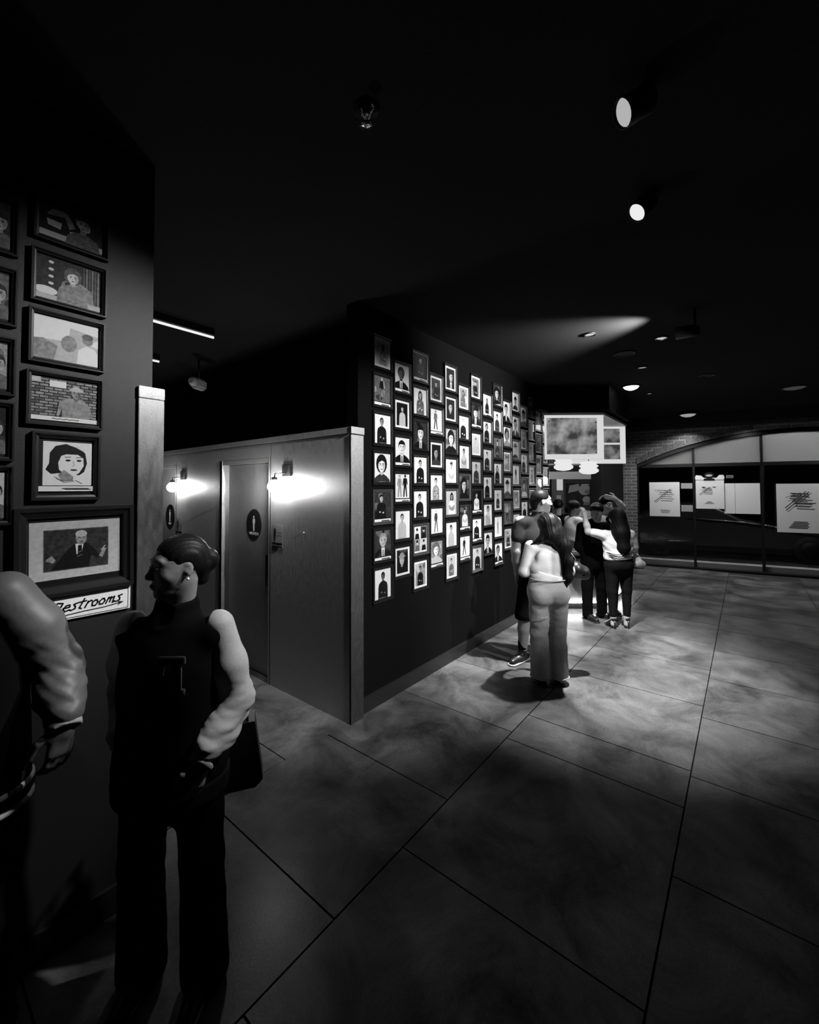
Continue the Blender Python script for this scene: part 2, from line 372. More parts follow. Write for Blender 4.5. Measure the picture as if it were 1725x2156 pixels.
# ------------------------------------------------------------------ framed photographs
class Pic:
    """flat print: tone polygons stacked a hair apart, x 0..1 left to right, y 0..1 up, clipped to the sheet"""
    def __init__(s, w, h): s.w, s.h, s.n, s.polys = w, h, 0, []
    def poly(s, pts, t):
        # clip to the unit sheet (Sutherland-Hodgman)
        for ax, lim, sg in ((0, 0.0, 1), (0, 1.0, -1), (1, 0.0, 1), (1, 1.0, -1)):
            out = []
            for i in range(len(pts)):
                a, b = pts[i - 1], pts[i]; ia, ib = (a[ax] - lim) * sg >= 0, (b[ax] - lim) * sg >= 0
                if ia != ib:
                    u = (lim - a[ax]) / (b[ax] - a[ax]); out.append((a[0] + u * (b[0] - a[0]), a[1] + u * (b[1] - a[1])))
                if ib: out.append(b)
            pts = out
            if len(pts) < 3: return s
        s.polys.append((pts, t)); return s
    def ell(s, cx, cy, rx, ry, t, rot=0.0, n=14, a0=0.0, a1=2 * PI):
        full = abs(a1 - a0 - 2 * PI) < 1e-6; k = n if full else n + 1; P = []
        for i in range(k):
            a = a0 + (a1 - a0) * i / n; x, y = rx * math.cos(a), ry * math.sin(a)
            P.append((cx + x * math.cos(rot) - y * math.sin(rot), cy + x * math.sin(rot) + y * math.cos(rot)))
        return s.poly(P, t)
    def line(s, pts, wd, t):
        for (x0, y0), (x1, y1) in zip(pts, pts[1:]):
            d = math.hypot(x1 - x0, y1 - y0) or 1; nx, ny = -(y1 - y0) / d * wd / 2, (x1 - x0) / d * wd / 2
            s.poly([(x0 + nx, y0 + ny), (x0 - nx, y0 - ny), (x1 - nx, y1 - ny), (x1 + nx, y1 + ny)], t)
        return s
    def build(s, name, parent, y=0.0, cx=0.0, cz=0.0):
        bm = bmesh.new(); used = []
        for i, (pts, t) in enumerate(s.polys):
            if t not in used: used.append(t)
            try: f = bm.faces.new([bm.verts.new((cx + (px - .5) * s.w, y - 0.00003 * i, cz + (py - .5) * s.h)) for px, py in pts])
            except ValueError: continue
            f.material_index = used.index(t)
            f.normal_update()
            if f.normal.y > 0: f.normal_flip()
        me = bpy.data.meshes.new(name); bm.to_mesh(me); bm.free()
        return link(name, me, parent, [tone(t) for t in used])

def bust(p, cx, cy, k, hair, skin, cloth, style=0, tilt=0.0, shirt=None, ar=1.25):
    """head and shoulders; k = half head width; ar converts x units to y units of the sheet"""
    kx, ky = k, k * 1.32 / ar
    if style == 2: p.ell(cx, cy - 0.35 * ky, 1.55 * kx, 2.0 * ky, hair)                       # long hair
    elif style == 3: p.ell(cx, cy + 0.25 * ky, 1.6 * kx, 1.45 * ky, hair)                     # curly cloud
    elif style != 4: p.ell(cx, cy + 0.28 * ky, 1.16 * kx, 1.1 * ky, hair)
    p.poly([(cx - .45 * kx, cy - .6 * ky), (cx + .45 * kx, cy - .6 * ky), (cx + .5 * kx, cy - 1.5 * ky), (cx - .5 * kx, cy - 1.5 * ky)], max(0, skin - 1))
    S = [(cx - .5 * kx, cy - 1.25 * ky), (cx - 1.5 * kx, cy - 1.6 * ky), (cx - 2.35 * kx, cy - 2.1 * ky), (cx - 2.7 * kx, cy - 3.2 * ky), (cx - 2.8 * kx, -0.1), (cx + 2.8 * kx, -0.1), (cx + 2.7 * kx, cy - 3.2 * ky), (cx + 2.35 * kx, cy - 2.1 * ky), (cx + 1.5 * kx, cy - 1.6 * ky), (cx + .5 * kx, cy - 1.25 * ky)]
    p.poly(S[:5] + [(cx, -0.1), (cx, cy - 1.5 * ky)], cloth); p.poly([(cx, cy - 1.5 * ky), (cx, -0.1)] + S[5:], cloth)
    if shirt is not None:
        p.poly([(cx - .5 * kx, cy - 1.25 * ky), (cx + .5 * kx, cy - 1.25 * ky), (cx + .3 * kx, cy - 3.4 * ky), (cx - .3 * kx, cy - 3.4 * ky)], shirt)
        p.poly([(cx - .12 * kx, cy - 1.5 * ky), (cx + .12 * kx, cy - 1.5 * ky), (cx + .17 * kx, cy - 3.4 * ky), (cx - .17 * kx, cy - 3.4 * ky)], max(0, cloth))
    p.ell(cx, cy, kx, ky, skin, rot=tilt)
    sh = max(0, skin - 1)
    p.poly([(cx + .35 * kx, cy + .5 * ky), (cx + .95 * kx, cy + .3 * ky), (cx + .85 * kx, cy - .45 * ky), (cx + .4 * kx, cy - .85 * ky)], sh if skin < 5 else 4)
    for sx in (-1, 1):
        p.ell(cx + sx * .38 * kx, cy + .08 * ky, .17 * kx, .075 * ky, 0, n=8)
        p.line([(cx + sx * .18 * kx, cy + .27 * ky), (cx + sx * .62 * kx, cy + .3 * ky)], .1 * ky, hair if hair < 3 else 1)
    p.poly([(cx + .02 * kx, cy), (cx + .16 * kx, cy - .3 * ky), (cx - .08 * kx, cy - .32 * ky)], sh)
    p.ell(cx, cy - .55 * ky, .3 * kx, .07 * ky, 1, n=8)
    if style == 1: p.poly([(cx - 1.05 * kx, cy + .1 * ky), (cx - .95 * kx, cy + .9 * ky), (cx - .2 * kx, cy + 1.3 * ky), (cx + .8 * kx, cy + 1.1 * ky), (cx + 1.08 * kx, cy + .1 * ky), (cx + .85 * kx, cy + .5 * ky), (cx, cy + .62 * ky), (cx - .8 * kx, cy + .5 * ky)], hair)
    elif style in (0, 2, 3): p.poly([(cx - 1.08 * kx, cy + .05 * ky), (cx - 1.0 * kx, cy + .8 * ky), (cx, cy + 1.2 * ky), (cx + 1.0 * kx, cy + .8 * ky), (cx + 1.08 * kx, cy + .05 * ky), (cx + .8 * kx, cy + .55 * ky), (cx + .1 * kx, cy + .75 * ky), (cx - .7 * kx, cy + .5 * ky)], hair)
    elif style == 4:                                                                           # hat
        p.ell(cx, cy + .62 * ky, 1.5 * kx, .28 * ky, hair); p.ell(cx, cy + .75 * ky, 1.0 * kx, .6 * ky, hair, a0=0, a1=PI)
    if style == 5: p.ell(cx, cy - .62 * ky, .8 * kx, .45 * ky, hair); p.ell(cx, cy - .5 * ky, .3 * kx, .08 * ky, skin)   # beard

def half(p, cx, cy, k, hair, skin, cloth, style=0, ar=1.25, arms=None):
    bust(p, cx, cy, k, hair, skin, cloth, style, ar=ar)
    ky = k * 1.32 / ar
    a = cloth if arms is None else arms
    p.poly([(cx - 2.6 * k, cy - 3.1 * ky), (cx - 2.0 * k, cy - 3.0 * ky), (cx + 1.2 * k, cy - 4.6 * ky), (cx + .8 * k, cy - 5.3 * ky), (cx - 2.2 * k, cy - 4.6 * ky)], a)
    p.poly([(cx + 2.6 * k, cy - 3.1 * ky), (cx + 2.0 * k, cy - 3.0 * ky), (cx - 1.0 * k, cy - 4.3 * ky), (cx - .7 * k, cy - 5.0 * ky), (cx + 2.3 * k, cy - 4.7 * ky)], a)
    p.ell(cx + 1.0 * k, cy - 4.9 * ky, .5 * k, .3 * ky, skin, n=10); p.ell(cx - .9 * k, cy - 4.6 * ky, .5 * k, .3 * ky, skin, n=10)

def full(p, cx, top, hgt, hair, skin, cloth, legs, ar=1.25, step=0.06):
    k = hgt * 0.062 * ar * 0.9; y = top - hgt * .07
    p.ell(cx, y + .01, k * 1.15, hgt * .072, hair); p.ell(cx, y, k * .85, hgt * .06, skin)
    t0, t1 = top - hgt * .15, top - hgt * .5
    p.poly([(cx - k * 1.9, t0), (cx + k * 1.9, t0), (cx + k * 1.5, t1), (cx - k * 1.5, t1)], cloth)
    p.poly([(cx - k * 1.9, t0), (cx - k * 1.2, t0), (cx - k * 2.0, t1 - .01), (cx - k * 2.9, t1 + .02)], cloth); p.poly([(cx + k * 1.2, t0), (cx + k * 1.9, t0), (cx + k * 3.0, t1 + .06), (cx + k * 2.1, t1 + .04)], skin)
    p.poly([(cx - k * 1.5, t1), (cx + .1 * k, t1), (cx - k * .6 - step, top - hgt), (cx - k * 1.9 - step, top - hgt)], legs)
    p.poly([(cx - .1 * k, t1), (cx + k * 1.5, t1), (cx + k * 1.9 + step, top - hgt), (cx + k * .7 + step, top - hgt)], legs)

def frame_mesh(w, h, lip, depth, prof=0.5):
    """mitred black moulding with a raised outer bead; the opening is w-2*lip by h-2*lip"""
    mb = MB(); bm = mb.bm
    prof_pts = [(0.0, 0.0), (0.0, -depth), (lip * 0.35, -depth), (lip * 0.55, -depth * 0.72), (lip * 0.9, -depth * 0.62), (lip, -depth * 0.45), (lip, 0.0)]
    rings = []
    for (i, y) in prof_pts:
        a, b = w / 2 - i, h / 2 - i
        rings.append([bm.verts.new(v) for v in ((-a, y, -b), (a, y, -b), (a, y, b), (-a, y, b))])
    for r0, r1 in zip(rings, rings[1:]):
        for k in range(4): bm.faces.new((r0[k], r0[(k + 1) % 4], r1[(k + 1) % 4], r1[k]))
    for k in range(4): bm.faces.new((rings[-1][k], rings[-1][(k + 1) % 4], rings[0][(k + 1) % 4], rings[0][k]))
    bmesh.ops.recalc_face_normals(bm, faces=bm.faces[:])
    me = bpy.data.meshes.new('frame'); bm.to_mesh(me); bm.free(); return me
FRAMES = {}
def frame_shared(w, h, lip, depth, m):
    key = (w, h, lip, depth, m.name)
    if key not in FRAMES:
        me = frame_mesh(w, h, lip, depth); me.materials.append(m)
        g = bpy.data.meshes.new('glazing'); a, b = w / 2 - lip, h / 2 - lip
        g.from_pydata([(-a, 0, -b), (a, 0, -b), (a, 0, b), (-a, 0, b)], [], [(0, 1, 2, 3)]); g.materials.append(glazing)
        bk = bpy.data.meshes.new('backing'); MBk = MB().box(-w / 2 + .002, w / 2 - .002, -0.003, 0.0, -h / 2 + .002, h / 2 - .002); MBk.bm.to_mesh(bk); MBk.bm.free(); bk.materials.append(frame_black)
        FRAMES[key] = (me, g, bk)
    return FRAMES[key]

def framed(x, wally, z, w, h, lip, depth, pic, label, group, m=None, cap=None, tilt=0.0, name='framed_photo', pic_off=(0, 0)):
    m = m or frame_black
    r = empty(name, (x, wally - 0.0008, z)); r.rotation_euler = (0, tilt, 0)
    me, g, bk = frame_shared(w, h, lip, depth, m)
    link('frame', me, r); link('backing', bk, r)
    gl = link('glazing', g, r); gl.location = (0, -depth * 0.5, 0)
    pic.build('print', r, y=-0.0036, cx=pic_off[0], cz=pic_off[1])
    if cap:
        cx, cz, cw, ch = cap
        c = Pic(cw, ch); c.poly([(0, 0), (1, 0), (1, 1), (0, 1)], 5)
        pts = [(0.45 + 0.45 * i / 12, 0.45 + 0.2 * math.sin(i * 2.1 + x * 40)) for i in range(13)]
        c.line(pts, 0.10, 1)
        c.build('caption', r, y=-0.0036 - 0.0055, cx=cx, cz=cz)
    return tag(r, label, 'picture', group)

PW, PH = 0.203, 0.254
# (kind, ground, border, hair, skin, cloth, style, caption, grey frame)
B, Hh, Fu, Co, Gr = 'bust', 'half', 'full', 'couple', 'grid'
KNOWN = {
 (0, 0): (Hh, 4, 1, 1, 2, 3, 5, 0, 0), (0, 1): (Fu, 2, 0, 4, 4, 0, 0, 1, 0), (0, 2): (Hh, 5, 0, 1, 3, 0, 0, 0, 0), (0, 3): (B, 5, 0, 0, 5, 1, 3, 0, 0), (0, 4): (Hh, 1, 0, 0, 4, 0, 0, 1, 1), (0, 5): (B, 1, 0, 3, 4, 0, 0, 1, 0), (0, 6): (Hh, 5, 0, 0, 2, 0, 1, 0, 0),
 (1, 0): (B, 5, 0, 1, 2, 0, 0, 1, 0), (1, 1): (Hh, 0, 1, 0, 4, 4, 1, 0, 0), (1, 2): (B, 5, 0, 0, 5, 0, 1, 1, 0), (1, 3): (Co, 5, 0, 1, 4, 2, 0, 1, 0), (1, 4): (Hh, 5, 0, 1, 4, 4, 0, 0, 0), (1, 5): (B, 0, 1, 3, 4, 0, 4, 0, 0),
 (2, 0): (Hh, 0, 0, 0, 3, 1, 0, 1, 0), (2, 1): (Hh, 5, 0, 0, 4, 2, 2, 0, 0), (2, 2): (B, 1, 0, 0, 5, 0, 1, 0, 0), (2, 3): (Hh, 5, 0, 0, 4, 0, 0, 0, 0), (2, 4): (Hh, 5, 0, 1, 4, 0, 1, 0, 0), (2, 5): (Gr, 5, 0, 0, 4, 0, 0, 0, 1), (2, 6): (Hh, 3, 1, 0, 3, 0, 0, 0, 0),
 (3, 0): (Hh, 1, 1, 0, 4, 0, 1, 0, 0), (3, 1): (Fu, 5, 0, 1, 3, 2, 0, 1, 0), (3, 2): (B, 0, 1, 0, 3, 1, 0, 0, 0), (3, 3): (Hh, 5, 0, 0, 4, 3, 1, 0, 0), (3, 4): (Fu, 5, 0, 4, 4, 1, 0, 0, 0), (3, 5): (B, 3, 0, 2, 5, 4, 3, 1, 0),
 (4, 0): (B, 0, 1, 0, 4, 0, 0, 0, 0), (4, 1): (B, 0, 1, 0, 4, 0, 2, 0, 0), (4, 2): (B, 3, 0, 0, 5, 0, 3, 0, 0), (4, 3): (Hh, 5, 0, 1, 4, 5, 4, 0, 0), (4, 4): (Hh, 4, 0, 0, 3, 5, 2, 0, 1), (4, 5): (Hh, 5, 0, 0, 4, 4, 1, 0, 0), (4, 6): (Hh, 4, 1, 0, 4, 2, 0, 0, 0),
 (5, 0): (Hh, 3, 1, 1, 3, 2, 2, 0, 0), (5, 1): (Hh, 5, 0, 3, 5, 0, 0, 0, 0), (5, 2): (Hh, 5, 0, 0, 3, 4, 1, 0, 0), (5, 3): (B, 1, 0, 0, 4, 0, 2, 0, 1), (5, 4): (Hh, 1, 0, 0, 4, 5, 0, 1, 0), (5, 5): (Fu, 5, 0, 0, 3, 0, 0, 1, 0),
 (6, 0): (Hh, 2, 1, 0, 4, 0, 4, 0, 0), (6, 1): (B, 1, 0, 0, 4, 0, 1, 1, 0), (6, 2): (Hh, 4, 1, 2, 4, 4, 4, 0, 0), (6, 3): (Hh, 4, 0, 0, 3, 1, 0, 0, 0), (6, 4): (Hh, 0, 0, 1, 4, 5, 0, 1, 0), (6, 5): (Hh, 5, 0, 0, 4, 0, 0, 1, 0), (6, 6): (Hh, 4, 0, 1, 4, 0, 0, 0, 1),
}
STY = {0: 'short-haired', 1: 'quiff-haired', 2: 'long-haired', 3: 'curly-haired', 4: 'hatted', 5: 'bearded'}
GRD = {0: 'black', 1: 'dark', 2: 'dark grey', 3: 'grey', 4: 'light grey', 5: 'white'}
CL = {0: 'black', 1: 'dark', 2: 'grey', 3: 'grey', 4: 'pale', 5: 'white'}
def wall_print(c, r):
    rng = random.Random(c * 31 + r * 7)
    if (c, r) in KNOWN: K = KNOWN[(c, r)]
    else:
        K = (rng.choice([Hh, Hh, Hh, B, B, Fu]), rng.choice([5, 4, 5, 3, 2, 1]), int(rng.random() < .3), rng.choice([0, 0, 1]), rng.choice([3, 4, 4]), rng.choice([0, 0, 1, 3, 4]), rng.choice([0, 1, 2, 3, 4]), int(rng.random() < .25), int(rng.random() < .1))
    kind, gd, bd, hair, skin, cloth, style, cap, gf = K
    p = Pic(PW, PH)
    if bd: p.poly([(0, 0), (1, 0), (1, 1), (0, 1)], 5)
    q = Pic(PW - 0.05, PH - 0.05) if bd else Pic(PW, PH - (0.035 if cap else 0.0))
    q.poly([(0, 0), (1, 0), (1, 1), (0, 1)], gd)
    if gd in (1, 2, 3) and kind != Gr:                       # loose backdrop shapes
        for i in range(3): q.ell(rng.random(), rng.random(), .12 + .15 * rng.random(), .10 + .15 * rng.random(), min(5, gd + 1) if i else max(0, gd - 1))
    ox = rng.uniform(-.06, .06)
    if kind == B: bust(q, .5 + ox, .58, .21, hair, skin, cloth, style, tilt=rng.uniform(-.2, .2), shirt=5 if cloth == 0 and style in (0, 1) else None)
    elif kind == Hh: half(q, .5 + ox, .74, .105, hair, skin, cloth, style, arms=(skin if cloth > 3 else None))
    elif kind == Fu: full(q, .5 + ox, .93, .86, hair, skin, cloth, rng.choice([0, 1, 2]))
    elif kind == Co: full(q, .32, .93, .88, 1, 4, 3, 3, step=.02); full(q, .7, .95, .9, 0, 1, 0, 0, step=.02)
    elif kind == Gr:
        for i, (a, b_) in enumerate(((.02, .52), (.52, .52), (.02, .08), (.52, .08))):
            q.poly([(a, b_), (a + .46, b_), (a + .46, b_ + .44), (a, b_ + .44)], [5, 1, 3, 4][i])
            cx, cy = a + .23, b_ + .30
            q.poly([(cx - .17, b_), (cx + .17, b_), (cx + .12, cy - .1), (cx - .12, cy - .1)], [0, 0, 2, 0][i]); q.ell(cx, cy, .07, .075, 4); q.ell(cx, cy + .05, .08, .05, 0)
    if kind == Hh and cloth in (2, 3):                       # patterned shirt
        for i in range(6): q.ell(.5 + ox + rng.uniform(-.2, .2), .12 + .35 * rng.random(), .035, .025, rng.choice([0, 5]), n=8)
    # merge the picture layer onto the sheet
    sx, sy, dx, dy = q.w / p.w, q.h / p.h, (1 - q.w / p.w) / 2, ((1 - q.h / p.h) / 2 if bd else (1 - q.h / p.h))
    for pts, t in q.polys: p.polys.append(([(dx + x * sx, dy + y * sy) for x, y in pts], t))
    if not bd and not cap and gd >= 4: p.line([(.3, .045), (.7, .05)], .012, 3)
    fr = {B: 'close portrait', Hh: 'half-length figure', Fu: 'standing figure', Co: 'two standing figures', Gr: 'four small portraits'}[kind]
    if kind in (Co, Gr): desc = 'framed print of %s' % fr
    elif kind == B: desc = '%s close portrait on %s' % (STY[style], GRD[gd])
    elif kind == Hh: desc = '%s %s-clad half figure' % (STY[style], CL[cloth])
    else: desc = '%s-clad standing figure on %s' % (CL[cloth], GRD[gd])
    return p, cap, gf, desc

COLX = [2.650 + 0.2652 * i for i in range(15)]
for c in range(15):
    rows = 7 if c % 2 == 0 else 6
    for r in range(rows):
        z = (2.921 - 0.3245 * r) if c % 2 == 0 else (2.760 - 0.3265 * r)
        p, cap, gf, desc = wall_print(c, r)
        rng = random.Random(c * 97 + r)
        row = 'bottom' if r == rows - 1 else ('top' if r == 0 else ORD[r] + ' down')
        lab = '%s, %s in the %s column from the steel partition' % (desc, row, 'first' if c == 0 else ORD[c])
        if c == 14: lab = '%s, %s in the last column before the kiosk' % (desc, row)
        framed(COLX[c] + rng.uniform(-.003, .003), 2.40, z + rng.uniform(-.004, .004), 0.252, 0.294, 0.026, 0.018, p, lab, 'framed portraits on the long dark wall',
               m=frame_grey if gf else None, cap=(0, -PH / 2 + 0.012, PW + 0.006, 0.028) if cap else None, tilt=rng.uniform(-.006, .006))

# ---- the left wall: landscape photographs
LG = 'framed landscape photographs on the left wall'
WL = 2.12
def pic_arm():
    p = Pic(0.215, 0.165); p.poly([(0, 0), (1, 0), (1, 1), (0, 1)], 0)
    p.poly([(.02, .02), (1, .02), (1, .16), (.02, .16)], 4); p.poly([(.12, .55), (.2, .72), (.38, .74), (.42, .62), (.2, .55)], 3); p.poly([(.36, .70), (.42, .72), (.54, .42), (.45, .35)], 3)
    p.poly([(.14, .3), (.32, .27), (.34, .43), (.12, .45)], 4); p.poly([(.45, .30), (.62, .36), (.8, .2), (.82, .16), (.5, .16)], 4)
    bust(p, .66, .58, .10, 1, 4, 2, 1, tilt=.4, ar=.77); p.line([(.5, .9), (.55, .78)], .012, 2); p.line([(.86, .3), (.9, .2)], .01, 2)
    p.line([(.62 + .03 * i, .09 + .02 * math.sin(i * 2)) for i in range(10)], .012, 1); return p
def pic_curtain():
    p = Pic(0.215, 0.165); p.poly([(0, 0), (1, 0), (1, 1), (0, 1)], 1)
    for i in range(7): p.poly([(.70 + .045 * i, .1), (.72 + .045 * i, .1), (.72 + .045 * i, 1), (.70 + .045 * i, 1)], 3 if i % 2 else 2)
    for i in range(5): p.ell(.22, .9 - .17 * i, .04, .035, 5, n=8)
    p.ell(.15, .2, .17, .10, 5); p.poly([(0, 0), (1, 0), (1, .12), (0, .12)], 4)
    p.poly([(.33, .12), (.38, .5), (.48, .6), (.66, .58), (.82, .45), (.88, .12)], 3); p.poly([(.42, .5), (.5, .55), (.52, .2), (.44, .22)], 1)
    bust(p, .54, .66, .085, 2, 5, 3, 3, ar=.77); p.line([(.3 + .03 * i, .06 + .015 * math.sin(i * 2)) for i in range(12)], .01, 2); return p
def pic_glare():  # glare on the glass, painted into the print as pale tones
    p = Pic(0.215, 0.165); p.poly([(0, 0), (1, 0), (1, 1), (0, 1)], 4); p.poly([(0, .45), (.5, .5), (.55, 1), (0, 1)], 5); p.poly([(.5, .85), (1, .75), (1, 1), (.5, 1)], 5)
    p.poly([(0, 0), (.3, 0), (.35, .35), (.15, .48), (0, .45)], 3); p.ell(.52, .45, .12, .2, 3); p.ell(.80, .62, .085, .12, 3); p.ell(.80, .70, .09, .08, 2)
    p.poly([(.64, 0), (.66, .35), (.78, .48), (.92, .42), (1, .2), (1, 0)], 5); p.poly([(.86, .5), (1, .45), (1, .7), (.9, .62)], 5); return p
def pic_brick():
    p = Pic(0.215, 0.165); p.poly([(0, 0), (1, 0), (1, 1), (0, 1)], 1)
    for j in range(13):
        for i in range(8):
            x = .13 * i - (.06 if j % 2 else 0); p.poly([(x, .12 + .068 * j), (x + .115, .12 + .068 * j), (x + .115, .165 + .068 * j), (x, .165 + .068 * j)], 3 if (i * 3 + j * 5) % 4 else 2)
    p.poly([(.26, .8), (.5, .8), (.5, .95), (.26, .95)], 5); p.poly([(0, .88), (.14, .88), (.14, 1), (0, 1)], 4)
    p.poly([(.36, .12), (.40, .45), (.52, .58), (.75, .58), (.86, .42), (.92, .12)], 3); p.poly([(.40, .12), (.44, .3), (.56, .3), (.52, .12)], 1); p.line([(.64, .5), (.64, .12)], .012, 5)
    bust(p, .65, .70, .075, 4, 3, 3, 4, ar=.77); p.poly([(0, 0), (1, 0), (1, .10), (0, .10)], 5); p.line([(.3 + .036 * i, .05 + .012 * math.sin(i * 2.4)) for i in range(12)], .02, 2); return p
def pic_drawing():
    p = Pic(0.155, 0.172); p.poly([(0, 0), (1, 0), (1, 1), (0, 1)], 5)
    p.poly([(.05, .36), (.12, .5), (.13, .74), (.24, .9), (.45, .96), (.70, .90), (.86, .76), (.90, .52), (.84, .32), (.74, .24), (.3, .28), (.16, .26)], 0)
    p.poly([(.32, .36), (.30, .52), (.36, .68), (.46, .72), (.70, .72), (.82, .64), (.83, .46), (.74, .30), (.60, .20), (.46, .24)], 5)
    p.poly([(.30, .24), (.42, .36), (.62, .20), (.60, .12), (.36, .10)], 3); p.line([(.22, .2), (.4, .1), (.62, .12)], .012, 1); p.line([(.26, .16), (.42, .07), (.64, .1)], .012, 1)
    for x in (.50, .73): p.ell(x, .58, .055, .025, 0, n=8); p.line([(x - .07, .65), (x + .06, .66)], .015, 1)
    p.line([(.60, .56), (.63, .46), (.58, .44)], .01, 2); p.ell(.62, .36, .08, .022, 1, n=8); p.line([(.5, .95), (.66, .90), (.80, .82)], .02, 5); p.line([(.66, .12), (.8, .04)], .012, 1); return p
def pic_suit():
    p = Pic(0.295, 0.225); p.poly([(0, 0), (1, 0), (1, 1), (0, 1)], 4)
    a, b_ = .14, .86; P = lambda x, y: (a + x * (b_ - a), .14 + y * .72)
    p.poly([P(0, 0), P(1, 0), P(1, 1), P(0, 1)], 2); p.poly([P(.01, .02), P(.99, .02), P(.99, .98), P(.01, .98)], 1)
    p.poly([P(.10, .02), P(.30, .40), P(.45, .62), P(.62, .64), P(.74, .52), P(.86, .28), P(.86, .2), P(.72, .3), P(.68, .02)], 0)
    p.poly([P(.04, .30), P(.12, .38), P(.18, .26), P(.14, .20), P(.04, .26)], 3); p.poly([P(.84, .26), P(.92, .46), P(.97, .44), P(.90, .22)], 3); p.line([P(.88, .4), P(.95, .52)], .012, 4)
    p.poly([P(.47, .62), P(.60, .62), P(.56, .36), P(.49, .36)], 5); p.poly([P(.51, .58), P(.57, .58), P(.58, .2), P(.50, .18)], 0); p.line([P(.51, .4), P(.58, .44)], .008, 3); p.line([P(.5, .3), P(.58, .34)], .008, 3)
    p.ell(*P(.56, .76), .062, .125, 3); p.ell(*P(.56, .86), .066, .065, 4); p.line([P(.51, .78), P(.55, .775)], .012, 0); p.line([P(.58, .775), P(.61, .78)], .012, 0); p.ell(*P(.565, .665), .02, .008, 0, n=8); return p
framed(.473, WL, 2.850, .242, .208, .016, .022, pic_arm(), 'dim topmost framed photo of a reclining laughing man, left wall', LG)
framed(.468, WL, 2.605, .242, .208, .016, .022, pic_curtain(), 'framed photo of a person before a curtain and bulbs, left wall', LG)
framed(.464, WL, 2.370, .242, .208, .016, .022, pic_glare(), 'framed photo with pale glare painted into its print, left wall', LG)
framed(.461, WL, 2.130, .242, .208, .016, .022, pic_brick(), 'framed photo of a capped person before a brick wall', LG)
framed(.468, WL, 1.868, .216, .264, .022, .022, pic_drawing(), 'framed ink drawing of a woman with a dark bob', LG, cap=(0.0, -.087, .186, .020), pic_off=(.004, .012))
framed(.507, WL, 1.536, .386, .345, .040, .030, pic_suit(), 'large framed photo of a white-haired man in a suit, above the Restrooms sign', LG, tilt=-.012, pic_off=(0.0, 0.004))
def pic_side(k):
    p = Pic(0.225, 0.165); rng = random.Random(40 + k); p.poly([(0, 0), (1, 0), (1, 1), (0, 1)], [1, 2, 3, 0, 4][k])
    for i in range(7): p.ell(rng.random(), rng.random(), .05 + .12 * rng.random(), .05 + .15 * rng.random(), rng.choice([1, 2, 3, 2]))
    bust(p, .35, .6, .12, 0, 3, 1, k % 3, ar=.77); bust(p, .82, .55, .1, 1, 4, 2, 1, ar=.77); return p
for k, (z, lab) in enumerate(((2.748, 'topmost'), (2.485, 'second'), (2.228, 'third'), (1.990, 'fourth'), (1.757, 'lowest'))):
    framed(.186, WL, z, .248, .214, .016, .022, pic_side(k), '%s framed photo cut by the left edge of the picture' % lab, LG)

# ---- the hand-lettered sign
sg = empty('restrooms_sign', (.548, WL - 0.001, 1.312)); sg.rotation_euler = (0, 0.005, 0)
MB().box(-.147, .147, -.012, 0, -.050, .050, bevel=.002).build('board', mat('sign_cream', .62, .5, grain=.08, gscale=200), sg)
bd = MB()
for a in ((-.139, .139, .0415, .0435), (-.139, .139, -.0435, -.0415), (-.139, -.1375, -.0435, .0435), (.1375, .139, -.0435, .0435)): bd.box(a[0], a[1], -.0132, -.0122, a[2], a[3])
bd.build('border', sign_black, sg)
LET = {'R': [[(0.1, 0), (.25, 1)], [(0.0, .85), (.3, 1.05), (.75, .95), (.7, .62), (.2, .5)], [(.3, .5), (.5, .2), (.85, 0)]],
       'e': [[(0, .35), (.55, .42), (.5, .65), (.2, .62), (.0, .25), (.25, 0), (.6, .12)]],
       's': [[(.55, .72), (.2, .62), (.4, .35), (.42, .12), (.1, 0), (-.1, .1)]],
       't': [[(.35, 1.05), (.12, .1), (.35, 0)], [(-.05, .7), (.6, .78)]],
       'r': [[(.05, 0), (.2, .68)], [(.17, .45), (.4, .7), (.6, .62)]],
       'o': [[(.3, .66), (.02, .4), (.1, .05), (.4, .04), (.56, .36), (.4, .64), (.2, .62)]],
       'm': [[(.0, 0), (.15, .66)], [(.12, .45), (.4, .66), (.35, .1)], [(.38, .45), (.7, .66), (.66, 0), (.85, .08)]]}
strokes = MB()
def ribbon(pts, wd):
    for (x0, z0), (x1, z1) in zip(pts, pts[1:]):
        d = math.hypot(x1 - x0, z1 - z0) or 1; nx, nz = -(z1 - z0) / d * wd, (x1 - x0) / d * wd; ex, ez = (x1 - x0) / d * wd * .6, (z1 - z0) / d * wd * .6
        strokes.prism([(x0 + nx - ex, z0 + nz - ez), (x0 - nx - ex, z0 - nz - ez), (x1 - nx + ex, z1 - nz + ez), (x1 + nx + ex, z1 + nz + ez)], -.0134, -.0122, axis='y')
cur = -.122
for ch, adv in zip('Restrooms', (.034, .0245, .025, .022, .022, .025, .026, .033, .025)):
    for st in LET[ch]: ribbon([(cur + (x * .036 + y * .010), -.016 + y * .036 + (cur + .122) * .03) for x, y in st], .0026)
    cur += adv
ribbon([(-.075, -.030), (-.02, -.026), (.05, -.024), (.100, -.018)], .0017)
strokes.prism([(.122, -.015), (.100, -.010), (.104, -.018), (.098, -.028)], -.0134, -.0122, axis='y')
strokes.build('lettering', sign_black, sg)
tag(sg, 'cream hand-lettered Restrooms sign with an arrow, under the large frame', 'sign')

